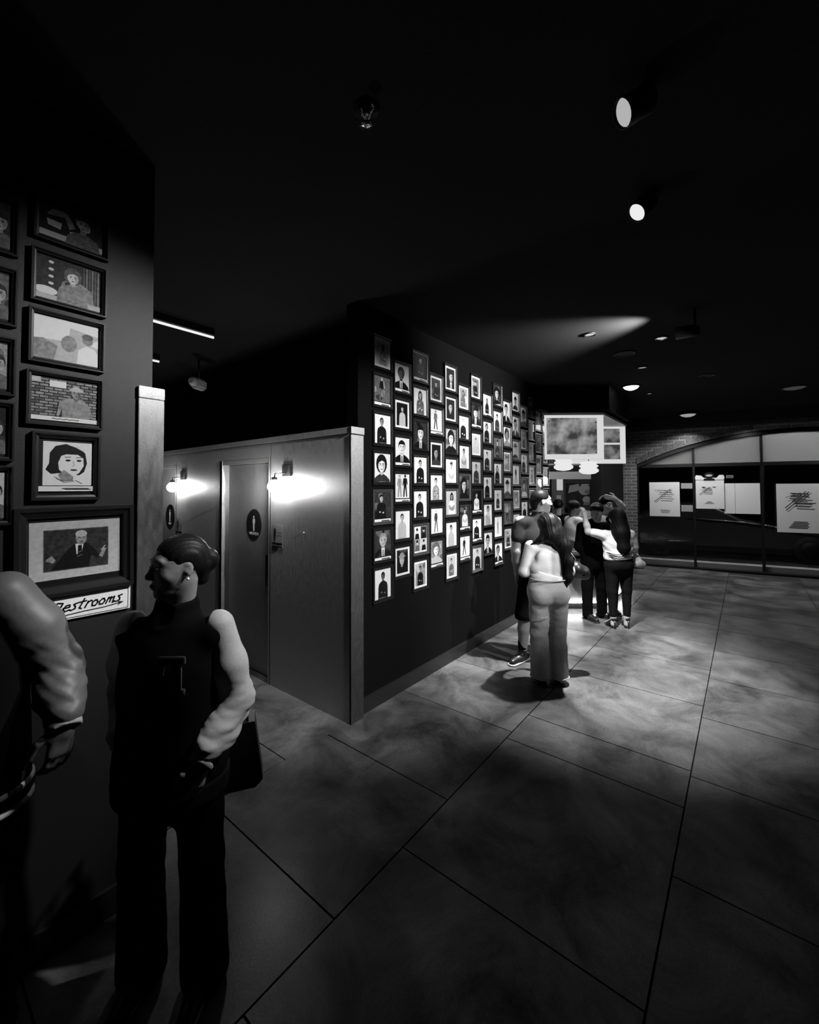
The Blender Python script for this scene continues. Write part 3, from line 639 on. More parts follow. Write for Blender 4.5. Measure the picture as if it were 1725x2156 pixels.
# ------------------------------------------------------------------ ceiling lamps
def lens_mat(s): return mat_emit('lens_%g' % s, s)
def spot_head(x, y, z, target, watts, cone, label, lens=3.0, rad=0.052, length=0.13, blend=0.5, size=0.04, group='ceiling spotlights', cap=True):
    """cylindrical ceiling spotlight: stem, can, glowing lens; its light is the spot at the lens"""
    r = empty('ceiling_spotlight', (x, y, z)); d = (Vector(target) - Vector((x, y, z))).normalized()
    q = d.to_track_quat('-Z', 'Y')
    can = MB().lathe([(rad * .6, length), (rad, length * .85), (rad * 1.05, 0.0), (rad * .97, 0.0), (rad * .95, 0.02), (0.001, 0.021)], 20).build('can', black_metal, r)
    can.rotation_mode = 'QUATERNION'; can.rotation_quaternion = q
    l = MB().lathe([(rad * .94, 0.012), (rad * .5, 0.008), (0.001, 0.007)], 20).build('lens', lens_mat(lens), r); l.rotation_mode = 'QUATERNION'; l.rotation_quaternion = q
    top = q @ Vector((0, 0, length * .8))
    MB().tube([top, (top.x, top.y, CEIL - z - 0.0)], 0.01).build('stem', black_metal, r)
    if watts: spot(r, d * 0.012, Vector(target) - Vector((x, y, z)), watts, cone, blend, size)
    return tag(r, label, 'spotlight', group)

def downlight(x, y, rad, label, glow, watts=0, cone=110, target=None, z=CEIL, depth=0.012, blend=0.7, dome=0.0, trim=None):
    r = empty('downlight', (x, y, z))
    MB().lathe([(rad, -0.001), (rad * 1.02, -depth), (rad * .88, -depth - .003), (rad * .86, -0.002)], 28).build('trim', trim or black_metal, r)
    MB().lathe([(rad * .86, -0.003), (rad * .7, -0.004 - dome * .6), (rad * .35, -0.005 - dome), (0.001, -0.005 - dome * 1.08)], 28).build('diffuser', lens_mat(glow), r)
    if watts: spot(r, (0, 0, -depth - dome - 0.01), target if target else (0, 0, -1), watts, cone, blend, rad * .6)
    return tag(r, label, 'downlight', 'recessed ceiling lights')

spot_head(1.711, 0.334, 3.18, (0.38, 2.12, 1.90), 400, 46, 'nearest ceiling spotlight, seen as a long bright ellipse', lens=0.62, rad=0.050, blend=1.0)
spot_head(2.388, 0.409, 3.18, (0.92, 1.60, 1.42), 520, 24, 'second ceiling spotlight, seen as a bright round disc', lens=1.2, rad=0.046, blend=0.8)
spot_head(4.25, 0.440, 3.10, (4.3, 2.4, 3.2), 700, 76, 'black ceiling spotlight head turned away toward the portraits', lens=2.0, rad=0.05, length=0.17, blend=1.0)
downlight(4.31, 1.16, 0.055, 'small recessed light glinting above the couple', 1.0, 2300, 70, (0.10, 0.06, -1), blend=0.9)
downlight(4.87, 0.63, 0.055, 'ringed recessed light right of the black spotlight head', 0.9, 12, 70, trim=chrome)
downlight(5.93, 0.98, 0.06, 'recessed light midway to the kiosk', 0.45, 90, 80, (0.1, 0.3, -1))
downlight(5.19, 1.03, 0.11, 'large unlit round ceiling fitting', 0.012, 0)
downlight(6.95, 1.30, 0.125, 'largest bright round ceiling light beside the kiosk soffit', 9.0, 110, 90, (0.0, 0.0, -1), dome=0.05)
downlight(7.66, 1.17, 0.05, 'tiny bright ceiling light past the largest round one', 0.8, 12, 100)
downlight(10.03, 0.866, 0.16, 'domed ceiling light near the arched window', 0.45, 300, 150, z=3.23, dome=0.05)
downlight(8.60, -0.61, 0.16, 'dim domed ceiling light toward the right edge', 0.06, 0, dome=0.03)
downlight(6.90, 0.37, 0.09, 'faint unlit rim of a ceiling fitting', 0.01, 0)
# unseen spotlights added over the viewer's right shoulder to wash the portrait wall
spot_head(2.05, -1.35, 3.10, (2.78, 2.40, 1.30), 1550, 46, 'unseen added track spotlight aimed at the near portraits', lens=3.0, blend=0.55)
spot_head(3.60, -1.35, 3.10, (4.40, 2.20, 1.45), 850, 46, 'unseen added track spotlight aimed at the middle portraits', lens=3.0, blend=0.55)
# sprinkler
sp = empty('sprinkler', (1.175, 1.148, CEIL))
MB().lathe([(0.045, -0.001), (0.05, -0.008), (0.02, -0.014), (0.018, -0.03)], 20).build('escutcheon', chrome, sp)
MB().lathe([(0.006, -0.06), (0.024, -0.062), (0.026, -0.066), (0.006, -0.068)], 16).build('deflector', chrome, sp)
for s_ in (-1, 1): MB().tube([(s_ * .006, 0, -.03), (s_ * .02, 0, -.045), (s_ * .006, 0, -.06)], .003, 6).build('arm', chrome, sp)
tag(sp, 'chrome fire sprinkler glinting on the dark ceiling', 'sprinkler')

# ------------------------------------------------------------------ kiosk at the end of the portrait wall (local x = right, y = away)
KZ = YAW - PI / 2
def KP(r, f, z=0.0): v = rt0 * r + fw0 * f; return (v.x, v.y, z)
UX, UY = 0.6218, 0.7832            # the hall's long direction in kiosk axes
FA = 6.20                          # distance of the kiosk front
counter = empty('kiosk_counter', KP(2.45, FA), KZ)
def foot(inset=0.0, back=1.5):
    # front edge, then the right flank running along the hall
    return [(-0.56 + inset * 1.3, inset), (0.42 - inset, inset), (0.42 - inset * 1.2 + UX * back, UY * back), (-0.56 + inset * 1.3 + UX * back, UY * back)]
panel_grey = mat('kiosk_panel', 0.34, 0.5, grain=0.15, gscale=60)
def ell_foot(i=0.0, back=1.5, dep=0.42, fl=0.34):
    b1 = dep / UY; x1 = lambda t: 0.42 + i * 1.2 + UX * t
    return [(-0.50 - i * 1.3, -i), (0.42 + i, -i), (x1(back), UY * back), (x1(back) - fl, UY * back), (x1(b1) - fl, dep + i), (-0.50 - i * 1.3 + UX * b1, dep + i)]
MB().prism(ell_foot(0.0), 0.13, 0.80).build('body', panel_grey, counter)
MB().prism(ell_foot(-0.04), 0.0, 0.10).build('plinth', black_paint, counter)
MB().prism(ell_foot(0.03), 0.802, 0.845).build('countertop', mat('counter_white', 0.6, 0.3), counter)
MB().prism(ell_foot(0.012), 0.74, 0.775).build('fascia_band', black_paint, counter)
led = mat_emit('base_led', 80.0)
MB().box(-0.49, 0.41, -0.014, -0.003, 0.10, 0.128).build('front_led_strip', led, counter)
o = MB().box(0.0, 1.45, -0.006, 0.004, 0.10, 0.128).build('flank_led_strip', led, counter, loc=(0.43, 0.0, 0.0), rot=(0, 0, math.atan2(UY, UX)))
tag(counter, 'pale kiosk counter with a glowing strip along its base', 'counter')

lb = empty('light_box', KP(2.43, FA, 2.19), KZ)
back_r = (0.44 + UX * 1.5, UY * 1.5)
MB().prism([(-0.46, 0.0), (0.44, 0.0), back_r, (-0.46 + UX * 1.5, UY * 1.5)], 0.655, 0.69).build('top_plate', mat('box_top', 0.6, 0.5), lb)
glow_edge = mat_emit('sheet_margin', 0.95)
def sheet(x0, x1, y, z0, z1, m, name, line=None):
    s = MB().box(x0, x1, y, y + 0.012, z0, z1).build(name, glow_edge, lb)
    MB().box(x0 + .03, x1 - .10, y - 0.004, y - 0.0005, z0 + .075, z1 - .04).build('picture', m, s)
    for (x, z) in ((x0 + .06, z0 + .11), (x1 - .12, z0 + .10), (x0 + .06, z1 - .09), (x1 - .12, z1 - .11)):
        MB().tube([(x, y - 0.02, z), (x, y - 0.0045, z)], 0.009, 10).build('standoff', chrome, s)
    if line: MB().box(x0 + .02, x1 - .09, y - 0.008, y - 0.0045, line, line + .035).build('light_line', mat_emit('sheet_line', 0.85), s)
    return s
sheet(-0.44, 0.43, 0.0, 0.0, 0.65, mat_backlit('backlit_front', 0.62, 4.2, 0.10, 0.80), 'front_sheet')
sheet(0.30, 0.44 + UX * 1.5 - .02, UY * 1.5, 0.0, 0.65, mat_backlit('backlit_rear', 0.5, 5.0, 0.12, 0.7), 'rear_sheet', line=0.33)
for (x, y) in ((-.35, .06), (.38, .06), (.9, 1.1)):
    MB().tube([(x, y, 0.69), (x, y, CEIL - 2.19 - .0)], 0.012).build('hanger', black_metal, lb)
al = bpy.data.lights.new('box_light', 'AREA'); al.energy = 14; al.shape = 'RECTANGLE'; al.size = 0.8; al.size_y = 0.8
ao = link('box_light', al, lb); ao.location = (0.4, 0.6, 0.6)
tag(lb, 'glowing glass light box hanging over the kiosk', 'light box')
struct(MB().prism([(-0.75, -0.04), (0.50, -0.04), (0.50 + UX * 1.5, UY * 1.5 - .02), (-0.75, UY * 1.5)], 2.92, CEIL - 0.001).build('wall_soffit', black_paint, None, KP(2.43, FA), (0, 0, KZ)), 'black soffit above the glowing light box')

for (r_, f_, z_, lab) in ((2.535, 6.95, 2.05, 'left tiered glowing pendant lamp under the light box'), (2.95, 6.95, 1.99, 'right tiered glowing pendant lamp under the light box')):
    p = empty('pendant_lamp', KP(r_, f_, z_), KZ)
    prof = [(0.02, 0.0), (0.10, 0.012), (0.15, 0.045), (0.152, 0.075), (0.125, 0.098), (0.118, 0.108), (0.145, 0.125), (0.148, 0.142), (0.12, 0.16), (0.115, 0.168), (0.14, 0.185), (0.13, 0.205), (0.04, 0.215)]
    MB().lathe(prof, 28).build('shade', mat_emit('pendant_glow', 1.15), p)
    MB().tube([(0, 0, .215), (0, 0, 2.844 - z_)], .006).build('cord', black_metal, p)
    l = bpy.data.lights.new('bulb', 'POINT'); l.energy = 9; l.shadow_soft_size = .1; lo = link('bulb', l, p); lo.location = (0, 0, -0.12)
    tag(p, lab, 'pendant lamp', 'pendants over the kiosk')

# back of the kiosk
FBK = 8.7
struct(MB().box(-2.3, 0.50, 0, 0.12, 0, CEIL).build('wall_kiosk', mat('kiosk_wall', 0.05, .7), None, KP(3.45, FBK), (0, 0, KZ)), 'dim back wall of the kiosk')
struct(MB().box(0, 0.42, 0, 0.5, 0, CEIL).build('wall_column', mat('column_grey', 0.030, .7, grain=.5, gscale=120), None, KP(3.60, 7.95), (0, 0, KZ)), 'dark grey column between the kiosk and the brick wall')
sh = empty('lit_shelf', KP(2.85, FBK - .32, 2.0), KZ)
MB().box(-.10, 1.02, 0, .31, 0.06, 0.09).build('board', white_paint, sh)
MB().box(-.10, 1.02, 0, .012, -0.06, 0.058).build('valance', white_paint, sh)
MB().box(-.10, 1.0, .05, .09, 0.03, 0.058).build('tube', mat_emit('shelf_tube', 1.2), sh)
tag(sh, 'pale lit shelf along the kiosk back wall', 'shelf')
us = empty('upper_shelf', KP(2.85, FBK - .30, 2.22), KZ)
MB().box(-.10, .95, 0, .29, 0, 0.03).build('board', white_paint, us); MB().box(-.10, -.07, 0, .29, 0.03, .2).build('bracket', white_paint, us)
tag(us, 'upper pale shelf half hidden by the pendant lamps', 'shelf')
for k, (x, w, h) in enumerate(((.02, .10, .15), (.15, .07, .12), (.25, .09, .17), (.62, .12, .13), (.78, .08, .16))):
    tag(MB().box(-w / 2, w / 2, -.06, .06, 0, h, bevel=.006).build('box', mat('shelf_box_%d' % (k % 2), (.10, .3)[k % 2], .6), None, KP(2.85 + x, FBK - .15, 2.2503), (0, 0, KZ)), '%s box from the left on the upper kiosk shelf' % ('first', 'second', 'third', 'fourth', 'fifth')[k], 'box', 'boxes on the upper kiosk shelf')
ms = empty('kiosk_poster', KP(3.53, FBK - .004, 1.63), KZ)
p = Pic(.60, .44); p.poly([(0, 0), (1, 0), (1, 1), (0, 1)], 1)
p.poly([(.05, .55), (.10, .92), (.42, 1), (.44, .8), (.36, .66), (.12, .6)], 4); p.ell(.62, .72, .22, .25, 4); p.ell(.72, .62, .12, .1, 3); p.poly([(.18, .0), (.2, .55), (.45, .6), (.60, .2), (.58, 0)], 1); p.ell(.68, .26, .14, .16, 4); p.ell(.88, .22, .10, .12, 5); p.ell(.94, .7, .06, .12, 4); p.poly([(.55, 0), (.6, .16), (.95, .1), (1, 0)], 3); p.line([(.86, 0), (.88, .55)], .02, 1); p.line([(.5, .97), (.95, .97)], .03, 5)
p.build('sheet', ms); MB().box(-.31, .31, .001, .003, -.23, .23).build('backing', black_paint, ms)
tag(ms, 'large soft black and white poster on the kiosk back wall', 'poster')
cab = empty('lit_cabinet', KP(2.98, FBK - .2, 0), KZ)
MB().box(-.12, .12, 0, .19, 0, 2.0).build('body', mat('cabinet_grey', .12, .6), cab); MB().box(-.02, .10, -.006, -.0005, 1.72, 1.98).build('lit_panel', mat_emit('cabinet_glow', .7), cab)
MB().box(-.03, .06, -.012, -.0005, 1.40, 1.62).build('notice', mat('notice_pale', .55, .6), cab)
tag(cab, 'narrow cabinet with a bright panel at the back of the kiosk', 'cabinet')
bb = empty('back_counter', KP(3.45, FBK - .55, 0), KZ)
MB().box(-.32, .13, 0, .50, 0, 1.16).build('body', black_paint, bb); MB().box(-.325, .135, -.02, .50, 1.165, 1.20).build('countertop', white_paint, bb); MB().box(-.32, .13, -.012, -.0005, 1.10, 1.125).build('edge_strip', white_paint, bb)
tag(bb, 'black back counter with pale edges behind the staff', 'counter')
nb = empty('ribbed_box', KP(3.42, FBK - .40, 1.2005), KZ)
for i in range(9): MB().box(-.135 + .03 * i, -.108 + .03 * i, 0, .10, 0, .115, bevel=.003).build('rib', white_paint, nb)
tag(nb, 'white ribbed box on the kiosk back counter', 'box')
tm = empty('till', KP(2.52, FA + .21, .8455), KZ)
MB().prism([(-.16, 0), (.16, 0), (.16, .05), (-.16, .16)], -.15, .15, axis='y').build('body', mat('till_grey', .12, .4), tm); MB().box(-.12, .10, -.155, -.1505, .01, .03).build('slot', white_paint, tm)
tag(tm, 'sloping grey till on the kiosk counter', 'till')

# ------------------------------------------------------------------ brick wall with the arched shopfront (local x along the wall to the right, y outward)
GA = math.atan2(-.984, .176)
def mat_brick():
    m = bpy.data.materials.new('brick'); m.use_nodes = True; nt = m.node_tree; b = nt.nodes['Principled BSDF']
    tc = nt.nodes.new('ShaderNodeTexCoord'); mp = nt.nodes.new('ShaderNodeMapping'); mp.inputs['Rotation'].default_value = (-PI / 2, 0, 0)
    br = nt.nodes.new('ShaderNodeTexBrick'); br.inputs['Scale'].default_value = 1.0; br.inputs['Brick Width'].default_value = .21; br.inputs['Row Height'].default_value = .072; br.inputs['Mortar Size'].default_value = .008
    br.inputs['Color1'].default_value = (.08, .08, .08, 1); br.inputs['Color2'].default_value = (.15, .15, .15, 1); br.inputs['Mortar'].default_value = (.28, .28, .28, 1)
    nt.links.new(tc.outputs['Object'], mp.inputs[0]); nt.links.new(mp.outputs[0], br.inputs['Vector']); nt.links.new(br.outputs['Color'], b.inputs['Base Color'])
    bp = nt.nodes.new('ShaderNodeBump'); bp.inputs['Strength'].default_value = .6; bp.inputs['Distance'].default_value = .01; bp.invert = True
    nt.links.new(br.outputs['Fac'], bp.inputs['Height']); nt.links.new(bp.outputs[0], b.inputs['Normal']); b.inputs['Roughness'].default_value = .8; return m
brick = mat_brick()
CXA, WA = 2.85, 2.85               # arch centre and half width
SPR, RISE = 2.30, 0.66             # springing height and rise
def arch(s, off=0.0):              # z of the arch soffit at s
    R = (WA * WA + RISE * RISE) / (2 * RISE); u = s - CXA; rr = R + off
    return SPR + RISE - R + math.sqrt(max(0.0, rr * rr - u * u))
front = empty('wall_front', (10.82, 1.94, 0), GA); struct(front, 'brick wall with a wide arched shop window')
S = [CXA - WA + 2 * WA * i / 40 for i in range(41)]
TOP = 3.06
pts = [(-1.9, 0), (0, 0), (0, SPR)] + [(s, min(arch(s), TOP - .012)) for s in S] + [(5.7, SPR), (5.7, 0), (6.2, 0), (6.2, TOP), (-1.9, TOP)]
bw = MB()
for (a, b_) in zip(S, S[1:]): bw.prism([(a, arch(a)), (b_, arch(b_)), (b_, TOP), (a, TOP)], 0.0, 0.22, axis='y')
bw.prism([(-1.9, 0), (0, 0), (0, TOP), (-1.9, TOP)], 0.0, 0.22, axis='y'); bw.prism([(5.7, 0), (6.2, 0), (6.2, TOP), (5.7, TOP)], 0.0, 0.22, axis='y')
bw.build('brickwork', brick, front)
ring_m = mat('arch_brick', .085, .8, grain=.5, gscale=25)
for i in range(48):                # voussoirs of the arch, two rings deep
    a0, a1 = i / 48, (i + .9) / 48; s0, s1 = CXA - WA + 2 * WA * a0, CXA - WA + 2 * WA * a1
    if arch(s0, .13) > TOP or arch(s1, .13) > TOP: continue
    MB().prism([(s0, arch(s0)), (s1, arch(s1)), (s1, arch(s1, .13)), (s0, arch(s0, .13))], -.012, 0.0, axis='y').build('voussoir', ring_m, front)
MB().box(-1.9, 6.2, -.02, .22, TOP + .001, CEIL).build('beam', black_paint, front)
soff = struct(MB().box(-1.9, 6.2, -.62, -.021, TOP, CEIL - .001).build('ceiling_soffit', ceil_paint, None, (10.82, 1.94, 0), (0, 0, GA)), 'dropped ceiling edge in front of the arched window')
for (s_, lab) in ((.97, 'left slim lamp under the dropped ceiling at the arch'), (2.05, 'right slim lamp under the dropped ceiling at the arch'), (3.7, 'unseen slim lamp added under the dropped ceiling beyond the right edge')):  # the last one is an unseen lamp added to brighten the right poster
    dx, dy = .176 * s_ - .984 * .3 * 1, -.984 * s_ - .176 * .3
    downlight(10.82 + dx, 1.94 + dy, .055, lab, 1.0, 30 if s_ < 3 else 160, 150, z=TOP)

win = empty('window_1', (10.82, 1.94, 0), GA); struct(win, 'arched shop window with dark frames')
fm = black_metal
MB().box(0.0, 5.7, .06, .14, 2.215, 2.285).build('transom', fm, win)
MB().box(0.0, 5.7, -.02, .14, 0.0, .035).build('bottom_rail', fm, win)
for s_ in (0.02, 1.093, 2.262, 3.43, 4.60, 5.68): MB().box(s_ - .02, s_ + .02, .06, .14, .036, min(arch(s_) - .03, 2.95) if 0.1 < s_ < 5.6 else 2.3).build('mullion', fm, win)
ar = MB()
for a, b_ in zip(S, S[1:]): ar.prism([(a, arch(a, -.085)), (b_, arch(b_, -.085)), (b_, arch(b_)), (a, arch(a))], .02, .16, axis='y')
ar.build('arch_frame', fm, win)
edges = [0.04, 1.073, 1.113, 2.242, 2.282, 3.41, 3.45, 4.58, 4.62, 5.66]
frost = bpy.data.materials.new('frosted_glass'); frost.use_nodes = True
nt = frost.node_tree; nt.nodes.remove(nt.nodes['Principled BSDF']); tr = nt.nodes.new('ShaderNodeBsdfTranslucent'); tr.inputs[0].default_value = (.7, .7, .7, 1); gg = nt.nodes.new('ShaderNodeBsdfGlossy'); gg.inputs['Roughness'].default_value = .1
fr_ = nt.nodes.new('ShaderNodeFresnel'); mxs = nt.nodes.new('ShaderNodeMixShader'); nt.links.new(fr_.outputs[0], mxs.inputs[0]); nt.links.new(tr.outputs[0], mxs.inputs[1]); nt.links.new(gg.outputs[0], mxs.inputs[2]); nt.links.new(mxs.outputs[0], nt.nodes['Material Output'].inputs[0])
for a, b_ in zip(edges[::2], edges[1::2]):
    MB().box(a, b_, .095, .103, .04, 2.21).build('pane', pane_glass, win)
    n = 8; P = [(a, 2.287)] + [(a + (b_ - a) * i / n, max(2.29, arch(a + (b_ - a) * i / n, -.084))) for i in range(n + 1)] + [(b_, 2.287)]
    MB().prism(P, .095, .103, axis='y').build('transom_pane', frost, win)
MB().box(0.0, 5.7, .145, .40, 0.0, .135).build('sill', mat('sill_pale', .6, .6), win)
# street side: unseen lamps added behind the transom to backlight its panes, pavement
out = struct(MB().box(-3, 9, .42, 9, -.05, -.001).build('ground', mat('asphalt', .03, .8), None, (10.82, 1.94, 0), (0, 0, GA)), 'dark pavement outside')
struct(MB().box(-3, 9, 8.8, 9, 0, 5).build('wall_street', black_paint, None, (10.82, 1.94, 0), (0, 0, GA)), 'dark facade across the street')
def GP(s, o, z=0.0): c_, s2 = math.cos(GA), math.sin(GA); return (10.82 + c_ * s - s2 * o, 1.94 + s2 * s + c_ * o, z)
for s_ in (0.6, 1.7, 2.85, 4.0):
    a = empty('backlight_lamp', GP(s_, .58, 3.06), GA)
    MB().box(-.42, .42, -.05, .05, 0, .06).build('housing', black_metal, a); MB().tube([(-.40, -.06, -.05), (.40, -.06, -.05)], .022, 10).build('tube', lens_mat(120.0), a)
    MB().tube([(0, 0, .06), (0, 0, .42)], .012).build('hanger', black_metal, a)
    tag(a, '%s unseen strip lamp added outside to backlight the arched window' % {0.6: 'first', 1.7: 'second', 2.85: 'third', 4.0: 'fourth'}[s_], 'lamp', 'added backlights outside')
canopy = struct(MB().box(-1.9, 6.2, .25, 1.6, 3.47, 3.55).build('ceiling_canopy', white_paint, None, (10.82, 1.94, 0), (0, 0, GA)), 'unseen pale canopy added outside over the window')  # unseen canopy added above the transom backlights

# posters hanging inside the glass
def sheet_poster(s0, s1, z0, z1, o, name, label, draw, curl=0.0, cat='poster'):
    r = empty(name, GP((s0 + s1) / 2, o, z0), GA); w, h = (s1 - s0) / 2, z1 - z0
    MB().box(-w, w, 0, .004, 0, h).build('sheet', mat('poster_paper', .62, .6), r)
    p = Pic(2 * w, h); draw(p); p.build('printing', r, y=-.0006, cz=h / 2); return tag(r, label, cat)
def scrawl(p, x0, y0, sc, seed, diag=True):
    rng = random.Random(seed)
    if diag:
        p.line([(x0, y0), (x0 + .55 * sc, y0 + .38 * sc)], .022, 2); p.line([(x0 + .04, y0 - .03), (x0 + .6 * sc, y0 + .36 * sc)], .014, 2)
    for i in range(6):
        y = y0 + .34 * sc - i * .06 * sc; a = x0 + (.1 if i < 3 else .18) * sc + rng.uniform(0, .08); p.line([(a, y), (a + (.35 + .15 * rng.random()) * sc, y - .01)], .016, rng.choice([1, 2]))
    for i in range(4): p.line([(x0 + rng.uniform(0, .4) * sc, y0 + rng.uniform(.1, .4) * sc), (x0 + rng.uniform(.2, .7) * sc, y0 + rng.uniform(.1, .4) * sc)], .008, 2)
def d1(p): scrawl(p, .16, .42, 1.0, 3); [p.line([(.35 + .02 * i, .18 - .035 * i), (.65 + .03 * (i % 2), .18 - .035 * i)], .014, 1) for i in range(3)]
def d2(p): scrawl(p, .12, .48, .7, 5); [p.line([(.40 - .04 * i, .24 - .03 * i), (.55 + .05 * i, .24 - .03 * i)], .016, 1) for i in range(3)]; p.ell(.28, .74, .07, .02, 1); p.ell(.66, .74, .07, .02, 2)
def d4(p): scrawl(p, .22, .45, 1.0, 9); scrawl(p, .2, .5, .9, 11); [p.line([(.40 - .03 * i, .22 - .03 * i), (.72 + .03 * (i % 2), .215 - .03 * i)], .018, 1) for i in range(5)]
sheet_poster(.245, .825, 1.125, 1.885, .02, 'poster', 'pale scrawled poster on the leftmost window pane', d1)
sheet_poster(1.12, 1.62, 1.31, 1.93, .02, 'poster', 'pale poster with scalloped top beside the leftmost window bar', d2)
r = empty('shirt_top', GP(1.37, .012, 1.93), GA)
MB().prism([(-.25, 0), (.25, 0), (.26, .05), (.24, .10), (.17, .10), (.12, .04), (-.10, .04), (-.15, .09), (-.24, .10), (-.26, .05)], 0, .004, axis='y').build('scalloped_flap', MATS['poster_paper'], r)
tag(r, 'scalloped paper flap above the second window poster', 'paper')
r = empty('round_sticker', GP(1.36, .008, 2.02), GA)
MB().prism([(.09 * math.cos(i * PI / 12), .07 * math.sin(i * PI / 12)) for i in range(24)], 0, .003, axis='y').build('disc', sign_black, r); MB().prism([(.06 * math.cos(i * PI / 12), .022 * math.sin(i * PI / 12)) for i in range(24)], -.002, -.0005, axis='y').build('emblem', mat('emblem_grey', .4, .5), r)
MB().prism([(-.10, -.10), (.10, -.10), (.09, -.065), (-.09, -.065)], 0, .003, axis='y').build('ribbon', sign_black, r)
tag(r, 'black round emblem above the scalloped poster', 'sticker')
r = empty('folded_panel', GP(1.92, .05, 1.215), GA)
MB().box(-.30, -.115, 0, .004, 0, .635).build('leaf', MATS['poster_paper'], r); MB().box(-.11, .30, 0, .004, 0, .635).build('leaf', MATS['poster_paper'], r)
tag(r, 'blank pale folded panel in the middle of the window', 'panel')
sheet_poster(2.47, 3.12, .865, 1.835, .02, 'poster', 'largest pale scrawled poster at the right edge of the window', d4)
r = empty('open_sign', GP(1.72, .018, 1.99), GA)
MB().box(-.06, .06, 0, .003, -.03, .03).build('card', mat('card_grey', .25, .5), r); [MB().box(-.05, .05, -.002, -.0005, -.02 + .015 * i, -.013 + .015 * i).build('line', sign_black, r) for i in range(3)]
tag(r, 'tiny grey card on the glass right of the emblem', 'card')
for (z0, z1, lab) in ((1.74, 1.86, 'upper pale slip of paper between the first two posters'), (1.24, 1.38, 'lower pale slip of paper between the first two posters')):
    tag(MB().box(.85, 1.06, .02, .023, z0, z1).build('paper_slip', mat('slip_grey', .3, .6), None, GP(0, 0), (0, 0, GA)), lab, 'paper')

# a parked car outside
car = empty('parked_car', GP(2.1, 1.75, 0), GA + 0.03)
prof = [(-2.6, .35), (-2.55, .80), (-2.2, .92), (-1.5, 1.32), (-.6, 1.36), (.15, .98), (.5, .90), (1.2, .74), (1.8, .64), (2.2, .55), (2.3, .35)]
cb = bmesh.new(); rings = []
for y, ins in ((0.0, .10), (.10, 0.0), (1.55, 0.0), (1.65, .10)):
    rings.append([cb.verts.new((x * (1 - ins * .1), y, z - ins * (.6 if z > .9 else .2))) for x, z in prof])
for a, b_ in zip(rings, rings[1:]):
    for i in range(len(prof)): f = cb.faces.new((a[i], a[(i + 1) % len(prof)], b_[(i + 1) % len(prof)], b_[i])); f.smooth = True
cb.faces.new(rings[0]); cb.faces.new(rings[-1][::-1]); bmesh.ops.recalc_face_normals(cb, faces=cb.faces[:])
me = bpy.data.meshes.new('body'); cb.to_mesh(me); cb.free(); link('body', me, car, mat('car_paint', .03, .25, spec=.8))
MB().tube([(-1.0, -.02, 1.0), (.1, -.03, .93), (.6, -.03, .86), (1.2, -.03, .73), (1.9, -.03, .63)], .010, 8).build('highlight_strip', chrome, car)  # bright strip added in place of the highlight along the hood
MB().tube([(-2.3, -.03, .42), (-1.6, -.035, .40), (-.9, -.03, .42)], .016, 8).build('streak_strip', chrome, car)  # bright strip added in place of a reflected streak of light
for x in (-1.6, 1.35):
    w_ = MB().lathe([(.20, -.01), (.31, -.005), (.32, .05), (.31, .18), (.2, .19)], 28, axis='y', c=(x, -.03, .32)).build('wheel', black_rubber, car)
    MB().lathe([(.02, -.02), (.19, -.015), (.2, .0)], 20, axis='y', c=(x, -.035, .32)).build('hubcap', black_metal, w_)
tag(car, 'dark car parked outside beyond the shop window', 'car')
sl = empty('street_lamp', GP(3.2, 4.5, 0), GA)
MB().tube([(0, 0, 0), (0, 0, 4.3)], .05).build('pole', black_metal, sl); MB().box(-.3, .3, -.2, .1, 4.3, 4.38).build('head', black_metal, sl)
pl = bpy.data.lights.new('street_light', 'POINT'); pl.energy = 60; pl.shadow_soft_size = .1; po = link('street_light', pl, sl); po.location = (0, -.1, 4.2)
tag(sl, 'street lamp outside lighting the car', 'street lamp')

